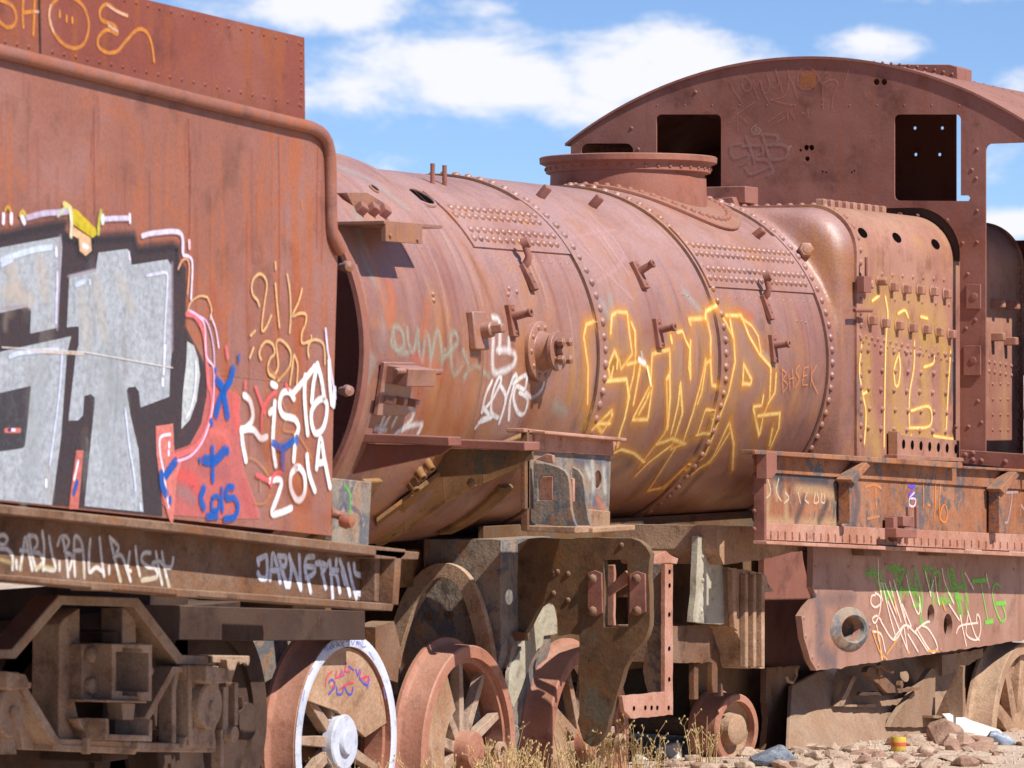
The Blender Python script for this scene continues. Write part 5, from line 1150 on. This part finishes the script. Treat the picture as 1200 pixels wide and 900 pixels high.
mb = MB(); mb.tube([side(*V7(s_)[0], -.98) for s_ in ('530,405','533,430','522,450','508,445','503,430')], .008, 6); obj('hook', mb, M['pan'], loco)
aslab('pan_strap', '960,370 1080,350 1080,372 1000,420 960,430', -1.0, .02)
slab('torn_side_sheet', V7, '446,406 545,400 525,450 505,500 495,535 530,560 525,640 440,645 450,560 444,500', -.80, .03, 'frame')
# box frames of the motion (behind), seen between the wheels
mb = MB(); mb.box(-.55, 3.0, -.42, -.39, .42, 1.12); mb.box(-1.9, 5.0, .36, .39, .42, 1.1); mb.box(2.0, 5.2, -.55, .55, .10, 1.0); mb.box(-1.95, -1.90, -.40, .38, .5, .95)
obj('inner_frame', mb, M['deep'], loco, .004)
# guard plate standing across the frame in front of the third wheel
GX = -.45
gp = fslab('guard_plate', V6, '500,172 520,150 560,112 600,93 840,91 960,92 990,102 1010,122 1021,150 1022,400 1014,432 1000,456 962,496 935,550 912,630 893,700 870,765 845,805 820,825 790,805 770,740 776,715 776,432 740,428 702,436 697,345 680,322 655,320 635,335 600,400 570,450 540,460 500,440', GX, .045, 'deep', hs=('862,168 945,168 948,405 862,405',))
mb = MB(); mb.prism(FP(V6('805,215 830,205 855,215 858,355 832,368 805,358'), GX-.012), 'x', GX-.012, GX-.001); mb.prism(FP(V6('952,218 978,208 1008,218 1010,352 980,364 952,355'), GX-.012), 'x', GX-.012, GX-.001); obj('slot_strap', mb, M['cab'], gp, .002)
mb = MB()
for a, b in ((823,235),(823,348),(978,235),(980,348)): mb.rivet(front(*V6('%d,%d' % (a, b))[0], GX-.012), (-1,0,0), .022)
for a, b in ((686,218),(737,217),(686,285),(737,310),(700,210),(925,117)): mb.rivet(front(*V6('%d,%d' % (a, b))[0], GX), (-1,0,0), .013)
obj('plate_bolts', mb, M['frame'], gp)
fslab('slot_bar', V6, '872,270 940,205 948,225 948,250 880,300', GX+.07, .02, 'pink', gp); fslab('slot_bar', V6, '870,185 900,185 900,400 870,400', GX+.12, .02, 'pink', gp); fslab('slot_bar', V6, '898,250 950,250 950,300 898,300', GX+.16, .02, 'frame', gp)
slab('pale_scrap_plate', V6, '655,322 688,326 700,380 700,428 652,436 648,470 632,482 610,520 575,620 545,690 528,640 530,560 570,480 600,420', -.55, .02, 'pale')
fslab('step_bolt', V6, '513,424 585,426 585,452 513,450', GX-.06, .05, 'frame', gp)
fslab('torn_bracket', V6, '470,370 500,360 512,400 540,470 530,560 500,540 480,480 466,450', GX-.10, .05, 'grey')
# angle bracket with bolt holes
bk = slab('angle_bracket', V6, '1078,182 1106,184 1106,712 1075,716 960,726 935,700 928,645 1010,640 1078,632', -1.02, .02, 'pink')
fslab('bracket_web', V6, '1020,185 1080,185 1080,640 1020,640 1000,560 1022,420', side(*V6('1080,400')[0], -1.0).x+.01, .02, 'grey', bk)
slab('bracket_cap', V6, '1025,160 1082,138 1126,164 1120,182 1080,180 1028,182', -1.10, .14, 'pink', bk)
mb = MB()
for a, b in ((1093,210),(1093,258),(1092,360),(1092,480),(1092,588),(1090,688),(1050,688),(1030,688),(1008,688),(968,690)): mb.lathe([(0,.010),(.003,.010),(.003,0)], side(*V6('%d,%d' % (a, b))[0], -1.0205), (0,-1,0), 10)
obj('bolt_hole', mb, M['void'], bk)
# cylinder saddle casting between the first and second wheel
KX = -.62
cst = fslab('saddle_block', V6, '232,96 345,96 500,98 500,500 480,560 470,900 110,900 100,560 112,450 150,330 190,240 232,190', KX, .5, 'grey')
rib = bar(catmull(V6('100,640 112,520 150,380 190,285 240,225 300,205 355,230 395,300 425,400 445,500 450,620'), 4), 8.5)
mb = MB(); mb.prism(FP(rib, KX-.07), 'x', KX-.07, KX-.031); obj('saddle_rib', mb, M['tan'], cst, .02)
mb = MB(); mb.prism(FP(V6('228,96 236,96 236,205 228,205'), KX-.04), 'x', KX-.04, KX-.001)
for a, b in ((250,365),(322,362)): mb.lathe([(-.001,.020),(.012,.018),(.012,0)], front(*V6('%d,%d' % (a, b))[0], KX), (-1,0,0), 12)
obj('saddle_lug', mb, M['frame'], cst, .003)
fslab('side_casting', V6, '120,640 100,640 95,560 112,440 150,330 200,235 228,200 228,300 160,420 130,560', KX-.03, .03, 'tan', cst)
slab('cross_casting', Z(0,0,1), '292,752 310,748 352,752 348,845 330,850 296,835', -.30, .2, 'grey'); slab('cross_casting', Z(0,0,1), '440,735 462,728 470,760 466,800 440,790', -.5, .1, 'frame')
# ---- wheels
def spokes(mb, x, y, z, R, n, r0, r1, w0, w1, th, a0=0):
    for i in range(n):
        q = a0+2*math.pi*i/n; d = Vector((math.cos(q), 0, math.sin(q))); s = Vector((-math.sin(q), 0, math.cos(q))); c = Vector((x, y, z))
        P = [c+d*r0-s*w0, c+d*r1-s*w1, c+d*r1+s*w1, c+d*r0+s*w0]; mb.add(P+[p+Vector((0,th,0)) for p in P], [(0,1,2,3),(7,6,5,4),(0,4,5,1),(1,5,6,2),(2,6,7,3),(3,7,4,0)])
def seg(mb, x, y, z, r, a0, a1, th, inner=None):
    pts = [(x+r*math.cos(R_(a)), z+r*math.sin(R_(a))) for a in [a0+(a1-a0)*i/30 for i in range(31)]]
    if inner: pts += [(x+inner*math.cos(R_(a)), z+inner*math.sin(R_(a))) for a in [a1+(a0-a1)*i/16 for i in range(17)]]
    mb.prism(pts, 'y', y, y+th)
WYo = -.62
def driver(x, z, R, n=11, a0=.2, rim='wheel', hubm='wheel', wd=.135, label=None):
    o = obj('driving_wheel', wheel_mesh(R, x, WYo, z, wd, .052, .03), M['wheel'], loco, 0)
    mb = MB(); mb.lathe([(.025,R-.050),(.025,R-.075),(.105,R-.075),(.105,R-.050)], (x, WYo, z), (0,1,0), 64, closed=True); obj('wheel_rim', mb, M['wheel'], o)
    mb = MB(); spokes(mb, x, WYo+.035, z, R, n, .07, R-.072, .024, .015, .045, a0); obj('spokes', mb, M['bogie'], o, .003)
    mb = MB(); mb.lathe([(-.03,.0),(-.03,.045),(-.028,.078),(-.01,.085),(.12,.085)][1:] if hubm == 'wheel' else [(.008,.045),(.006,.104),(.012,.110),(.05,.112)], (x, WYo, z), (0,1,0), 40); mb.lathe([(-.012,.0),(-.012,.045),(-.006,.05),(0.01,.05)] if hubm != 'wheel' else [(-.032,.0),(-.032,.045),(-.022,.05),(0,.05)], (x, WYo, z), (0,1,0), 30); obj('hub', mb, M[hubm], o)
    return o
d1 = driver(-2.185, .313, .428, 11, .2, hubm='white')
mb = MB(); mb.lathe([(-.0015,.426),(-.003,.424),(-.003,.380),(-.0015,.376),(.0,.40)], (-2.185, WYo, .313), (0,1,0), 90, closed=True); obj('painted_tyre_face', mb, M['white'], d1)
mb = MB(); pts = [(-2.185+.372*math.cos(R_(a)), .313+.372*math.sin(R_(a))) for a in range(8, 160, 4)]+[(-2.50,.50),(-2.24,.44),(-2.0,.32)]; mb.prism(pts, 'y', WYo+.015, WYo+.03); obj('counterweight', mb, M['tan'], d1, .002)
O_ = Z(300,730,5.294); g = Paint(PlaneY(WYo+.015), .002); random.seed(5)
for s_, c_ in (('450,370 470,350 490,390 450,440',(70,70,190)),('470,400 490,370',(200,60,90)),('500,300 490,340 520,330',(220,70,110)),('530,290 520,330 545,320',(200,60,150)),('560,250 550,300 580,300',(210,60,120)),('575,270 600,290',(80,70,200)),('620,290 630,330 640,290',(80,70,200)),('650,300 640,350 680,330',(210,60,110)),('670,340 700,330 680,380',(220,60,100)),('700,350 690,400',(80,70,200)),('500,400 500,440 530,440 540,400',(60,70,190)),('550,400 570,440 590,440 600,400',(60,70,190)),('520,410 560,380 600,370',(215,60,90)),('640,340 665,375 690,385',(70,80,200)),('430,390 440,330 470,300',(220,80,90))):
    g.stroke(O_(s_), .0065, c_, .85, .7)
obj('graffiti_on_counterweight', g, M['spray'], d1, smooth=0)
g = Paint(PlaneY(WYo-.003), .001)
for s_ in ('425,170 435,140 445,175 455,145 460,165','470,130 460,160 485,150','470,145 485,138','500,120 500,150 515,125 505,135 525,145','545,118 530,130 545,145','560,115 580,112 570,140','590,112 600,135 610,112','620,115 640,140 630,112 620,140','640,115 660,150 680,145','330,320 350,280','290,480 300,420','700,180 730,230','790,400 800,470'):
    g.stroke(O_(s_), .0045, (110,120,205), .8, .8)
obj('graffiti_on_tyre', g, M['spray'], d1, smooth=0)
d2 = driver(-1.09, .20, .44, 10, .35); mb = MB(); seg(mb, -1.09, WYo+.02, .20, .372, 118, 235, .06, .20); mb.lathe([(-.02,.045),(-.04,.045),(-.04,.025),(.05,.022)], (-.86, WYo, .20-.02), (0,1,0), 20); obj('counterweight', mb, M['tan'], d2, .003)
d3 = driver(.10, .15, .43, 10, .1); mb = MB(); seg(mb, .10, WYo+.02, .15, .362, 150, 260, .06, .2); mb.lathe([(-.02,.045),(-.045,.045),(-.045,.025),(.05,.022)], (.36, WYo, .13), (0,1,0), 20); obj('counterweight', mb, M['tan'], d3, .003)
for x, z in ((-2.185,.313),(-1.09,.20),(.10,.15)):  # axles and the far wheels
    mb = MB(); mb.tube([(x,-.52,z),(x,.55,z)], .075, 20); obj('axle', mb, M['deep'], loco)
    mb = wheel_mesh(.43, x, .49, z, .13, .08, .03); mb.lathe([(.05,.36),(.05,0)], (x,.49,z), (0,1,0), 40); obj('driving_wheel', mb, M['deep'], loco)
# small trailing wheel and the one at the right edge
wc = side(864, 855, -.86); wa = Vector((.26,.966,0)).normalized()
pw = thing('wheelset', 'small flanged rusty wheel standing loose on the sand, left of the ash pan', 'wheel', (wc.x, wc.y, wc.z-.17))
mb = wheel_mesh(.165, wc.x, wc.y, wc.z, .15, .034, .018, wa); obj('wheel', mb, M['wheel'], pw)
mb = MB(); mb.lathe([(.035,.133),(.055,.10),(.055,.078),(.0,.070),(-.006,.06),(-.006,.0)], wc, wa, 44, cap=False); obj('wheel_disc', mb, M['tan'], pw)
mb = MB(); mb.tube([wc+wa*.10, wc+wa*.95], .045, 18); obj('axle', mb, M['frame'], pw)
mb = wheel_mesh(.165, wc.x+wa.x*.90, wc.y+wa.y*.90, wc.z, .15, .034, .018, wa); mb.lathe([(.05,.133),(.05,.0)], wc+wa*.90, wa, 40); obj('wheel', mb, M['wheel'], pw)
mb = wheel_mesh(.50, 4.60, -1.09, -.12, .15, .06, .03); pw = obj('carrying_wheel', mb, M['tan'], loco); mb = MB(); mb.lathe([(.05,.44),(.09,.2),(.02,.12),(.0,.0)], (4.60,-1.09,-.12), (0,1,0), 48, cap=False); spokes(mb, 4.60, -1.06, -.12, .44, 10, .1, .44, .045, .032, .05, .15); obj('wheel_disc', mb, M['tan'], pw)


# ================================================================ loose things on the ground
import bmesh
def onground(px, py):                       # where the line of sight meets the ground
    d = ray(px, py); t = 17.0
    for _ in range(60):
        p = CAM+d*t
        if p.z <= gz(p.x, p.y): break
        t += .12
    return Vector((p.x, p.y, gz(p.x, p.y)))
def rock(name, p, r, mat, seed, flat=.65, label=None, cat='stone', group=None, n=16, ax=1.0):
    random.seed(seed); bm = bmesh.new()
    for i in range(n):
        v = Vector((random.gauss(0,1), random.gauss(0,1), random.gauss(0,1))).normalized()*random.uniform(.78,1.08); bm.verts.new((v.x*r*ax, v.y*r, v.z*r*flat))
    res = bmesh.ops.convex_hull(bm, input=bm.verts); 
    for v in [v for v in bm.verts if not v.link_faces]: bm.verts.remove(v)
    me = bpy.data.meshes.new(name); bm.to_mesh(me); bm.free(); me.materials.append(mat)
    o = bpy.data.objects.new(name, me); C.collection.objects.link(o); o.location = (p.x, p.y, p.z+r*flat*.28); o.rotation_euler = (random.uniform(-.2,.2), random.uniform(-.2,.2), random.uniform(0,6))
    if r > .03: b = o.modifiers.new('bevel', 'BEVEL'); b.width = r*.07; b.segments = 1
    if label: tag(o, label, cat, group)
    return o
M['stone'] = rust('rubble_stone', (.22,.14,.10), (.42,.30,.22), (.52,.40,.31), (.40,.24,.15), .3, .1, 9, .95, .7, .2, speck=.7)
M['stone2'] = rust('reddish_stone', (.16,.08,.06), (.30,.17,.12), (.38,.25,.18), (.36,.17,.09), .3, .1, 9, .95, .7, .25, speck=.7)
M['bluestone'] = rust('blue_grey_stone', (.06,.07,.09), (.16,.19,.24), (.26,.29,.34), (.20,.18,.18), .2, .1, 14, .9, .9, .1, speck=.9)
random.seed(21); k = 0
for i in range(165):
    px = random.triangular(742, 1215, 1130) if i % 3 else random.uniform(742, 1215); top_ = 884-max(0, (px-1000))*.14 - (6 if px > 800 else 0)
    py = random.uniform(top_, 905)
    p = onground(px, py)
    if p.x < -3 or p.y > -.62: continue
    r = random.choice([.010,.013,.016,.022,.022,.03,.04,.052]) * (1.25 if px > 1050 else 1)
    rock('rubble_stone', p, r, M['stone'] if random.random() < .7 else M['stone2'], 100+i, random.uniform(.45,.8), 'small broken stone lying in the rubble along the foot of the locomotive', 'stone', 'small stones along the locomotive', 22, random.uniform(.9,1.7)); k += 1
rock('blue_stone', onground(907,897), .115, M['bluestone'], 3, .62, 'blue-grey rough stone right of the small rusty wheel', 'stone', n=26, ax=1.15)
rock('boulder', onground(1106,872)+Vector((0,0,.02)), .12, M['stone2'], 8, .75, 'brown boulder under the ash pan gussets, left of the white sheet', 'stone', n=22)
rock('pale_block', onground(786,890), .10, M['scrapwhite'], 13, .8, 'pale flat-sided block of rubble left of the small wheel', 'stone', n=9, ax=1.2)
rock('pale_stone', onground(750,893), .05, M['scrapwhite'], 15, .7, 'small whitish stone under the pink angle bracket', 'stone', n=11)
rock('slab_stone', onground(1143,880), .11, M['stone2'], 18, .25, 'flat reddish slab of stone lying right of the boulder', 'stone', n=14, ax=1.5)
rock('slab_stone', onground(1118,892), .10, M['stone'], 28, .25, 'flat tan slab of stone in front of the boulder', 'stone', n=14, ax=1.6)
rock('coal_lump', onground(563,899), .075, M['dark'], 33, .5, 'black lump of coal at the foot of the second wheel', 'coal', n=18, ax=1.3)
# bent white sheet
mb = MB(); P = [side(a, b, -1.12) for a, b in V7('968,548 1012,545 1050,566 1082,592 1080,608 1030,604 996,600 985,575')]
q = [p+Vector((0, -.10*(i in (3,4,5)), 0)) for i, p in enumerate(P)]
mb.add(q+[p+Vector((.01,.02,.012)) for p in q], [(0,1,6,7),(1,2,5,6),(2,3,4,5),(15,14,9,8),(14,13,10,9),(13,12,11,10)]+[(i,(i+1)%8,8+(i+1)%8,8+i) for i in range(8)])
o = obj('metal_sheet', mb, M['scrapwhite'], None, .002); tag(o, 'bent whitish metal sheet leaning over the rubble under the ash pan', 'metal sheet')
# tin can and crushed bottle
p = onground(1053,882); M['canyellow'] = paintmat('can_yellow', (.52,.34,.04), (.62,.42,.06)); M['canred'] = paintmat('can_red', (.5,.10,.05), (.55,.14,.07)); M['foil'] = paintmat('crushed_foil', (.22,.27,.36), (.42,.46,.52), .35)
t = thing('tin_can', 'small yellow tin can standing on the rubble', 'can', tuple(p))
mb = MB(); mb.lathe([(.0,.0),(.0,.034),(.004,.036),(.062,.036),(.066,.034),(.066,.030),(.02,.030),(.02,0)], p, (.05,.03,1), 28); obj('can_body', mb, M['canyellow'], t)
mb = MB(); mb.lathe([(.022,.0365),(.040,.0365),(.040,.0358),(.022,.0358)], p, (.05,.03,1), 28, closed=True); obj('can_band', mb, M['canred'], t)
p = onground(1170,873); mb = MB(); d = Vector((.35,-.6,-.25)).normalized()
mb.lathe([(0,.012),(.003,.024),(.03,.028),(.06,.018),(.08,.027),(.11,.022),(.13,.010),(.145,.009),(.147,0)], p+Vector((-.03,.04,.05)), d, 14); 
for i, v in enumerate(mb.v): v += Vector((mn.noise(v*30)*.012, mn.noise(v*30+Vector((5,5,5)))*.012, mn.noise(v*27)*.012))
o = obj('crushed_bottle', mb, M['foil'], None); tag(o, 'crushed silvery blue bottle lying on the rubble at the right edge', 'bottle')
# gravel and grit, too many to count
mb = MB(); random.seed(9)
for i in range(1500):
    px = random.uniform(735, 1210); py = random.uniform(876 if px < 1000 else 872-(px-1000)*.12, 902); p = onground(px, py)
    if p.y > -.6: continue
    r = random.uniform(.004,.013); a = random.uniform(0, 6)
    mb.add([p+Vector((r*math.cos(a+j*1.57)*random.uniform(.7,1.5), r*math.sin(a+j*1.57), 0)) for j in range(4)]+[p+Vector((random.uniform(-.3,.3)*r, 0, r*random.uniform(.6,1.3)))], [(0,1,4),(1,2,4),(2,3,4),(3,0,4)])
o = obj('gravel', mb, M['stone'], None, 0, 0); tag(o, 'loose tan gravel scattered on the sand', 'gravel', kind='stuff')
# dry weeds
M['straw'] = rust('dry_straw', (.30,.19,.07), (.52,.37,.16), (.62,.47,.24), (.45,.28,.1), .2, .2, 20, .9, 0, 0, speck=.2)
def weed(x, y, h, n, seed, label, spread=.12):
    random.seed(seed); z = gz(x, y); mb = MB()
    for i in range(n):
        a = random.uniform(0, 6.28); r = random.uniform(0, spread*.5); b = Vector((x+r*math.cos(a)*1.2, y+r*math.sin(a), z-.01)); hh = h*random.uniform(.35,1.05)
        t = Vector((math.cos(a)*random.uniform(.1,.8), math.sin(a)*random.uniform(.1,.6), 0))*hh*.55; pts = [b, b+t*.25+Vector((0,0,hh*.4)), b+t*.6+Vector((0,0,hh*.75)), b+t+Vector((0,0,hh*random.uniform(.8,1)))]
        mb.tube(pts, [.0022,.0019,.0015,.0008], 3, False)
        if random.random() < .55:
            for k in range(random.randint(2, 6)):
                s_ = random.uniform(.35, 1); i0 = min(2, int(s_*3)); c = pts[i0].lerp(pts[i0+1], s_*3-i0 if s_ < 1 else 1); e = c+Vector((random.uniform(-.035,.035), random.uniform(-.03,.03), random.uniform(.005,.045))); mb.tube([c, e], [.0013,.0007], 3, False)
                mb.obox(e, Vector((1,0,0)), Vector((0,1,0)), Vector((0,0,1)), .0026, .0026, .004)
    o = obj('dry_weed', mb, M['straw'], None, 0, 0); tag(o, label, 'weed', 'dry weeds between the wheels')
weed(-2.55,-.82,0.32,51,1,'tall dry straw weed in front of the left half of the white-rimmed wheel',.22); weed(-2.05,-.88,0.26,32,2,'thinner dry weed at the hub of the white-rimmed wheel',.25)
weed(-1.20,-.84,0.26,59,3,'bushy dry weed filling the lower left of the second wheel',.32); weed(-.80,-.80,0.22,43,4,'dry weed at the right edge of the second wheel',.22)
weed(-.30,-.80,0.29,48,5,'dry weed in front of the tread of the third wheel',.25); weed(.10,-.84,0.25,48,6,'dry weed below the brown guard plate',.3); weed(.62,-.95,0.25,21,7,'sparse dry weed right of the guard plate',.2)
weed(-3.6,-1.25,0.21,32,8,'dry weed below the tender axle box nearest the locomotive',.3); weed(4.75,-1.25,0.14,37,9,'low dry weed on the rubble at the right edge',.3); weed(-.55,-.35,0.34,37,10,'dry weed standing behind the spokes of the second wheel',.4); weed(.2,-.3,0.29,32,11,'dry weed standing behind the third wheel',.3); weed(-2.1,-.25,0.36,32,12,'dry weed standing behind the white-rimmed wheel',.3)
# far away on the plain
t = thing('flat_wagon', 'distant rusty flat wagon chassis on the plain seen through the cab', 'wagon', (100, 31.5, gz(100, 30)))
def far(px, D): k = (px-600)/F; return CAM+Vector((CA+SA*k, SA-CA*k, 0))*D
a = far(1180, 120); g0 = gz(a.x, a.y); t.location = (a.x, a.y, g0)
mb = MB(); u = Vector((.434,-.901,0)); w_ = Vector((.901,.434,0)); mb.obox(a+Vector((0,0,-.13)), u, w_, Vector((0,0,1)), 6, 1.3, .14); obj('chassis', mb, M['cab'], t, .02)
for i in (-4.2,-2.6,2.6,4.2):
    mb = MB(); mb.lathe([(-1.0,.0),(-1.0,.40),(-.85,.42),(.85,.42),(1.0,.40),(1.0,0)], (a+u*i).xy.to_3d()+Vector((0,0,g0+.42)), w_, 20); obj('wheel', mb, M['dark'], t)

# merge the rows of rivets into the plates they belong to (surface pattern)
def absorb(ch):
    par = ch.parent
    if par is None or par.type != 'MESH' or ch.data.materials[0] != par.data.materials[0]: return
    import bmesh
    a = par.data; bm = bmesh.new(); bm.from_mesh(a); bm.from_mesh(ch.data)
    sm = [p.use_smooth for p in a.polygons]; bm.to_mesh(a); bm.free(); a.update()
    me = ch.data; bpy.data.objects.remove(ch); bpy.data.meshes.remove(me)
for o in list(bpy.data.objects):
    if any(k in o.name for k in ('rivet', 'stay_bolts', 'caulking_dots')): absorb(o)

def split_loose(o):
    me = o.data; n = len(me.vertices); par = list(range(n))
    def fd(a):
        while par[a] != a: par[a] = par[par[a]]; a = par[a]
        return a
    for e in me.edges: a, b = fd(e.vertices[0]), fd(e.vertices[1]); par[a] = b
    gr = {}
    for p in me.polygons: gr.setdefault(fd(p.vertices[0]), []).append(p)
    if len(gr) < 2: return
    base = o.name.split('.')[0]
    for k, ps in list(gr.items()):
        ids = sorted({v for p in ps for v in p.vertices}); mp = {v: i for i, v in enumerate(ids)}
        m2 = bpy.data.meshes.new(base); m2.from_pydata([me.vertices[v].co[:] for v in ids], [], [[mp[v] for v in p.vertices] for p in ps]); m2.update()
        m2.polygons.foreach_set('use_smooth', [True]*len(m2.polygons)); m2.set_sharp_from_angle(angle=R_(40)); m2.materials.append(me.materials[0])
        c = o.copy(); c.data = m2; c.name = base; C.collection.objects.link(c); c.parent = o.parent
    bpy.data.objects.remove(o)
for o in list(bpy.data.objects):
    if o.type == 'MESH' and not o.children and o.name.split('.')[0] in ('crown_bolt', 'girder_clip', 'gusset_pad', 'beam_stiffener', 'door_stud', 'roof_stud', 'bolt_hole', 'slot_strap', 'roof_rib', 'pipe_stub', 'hatch_fitting'): split_loose(o)
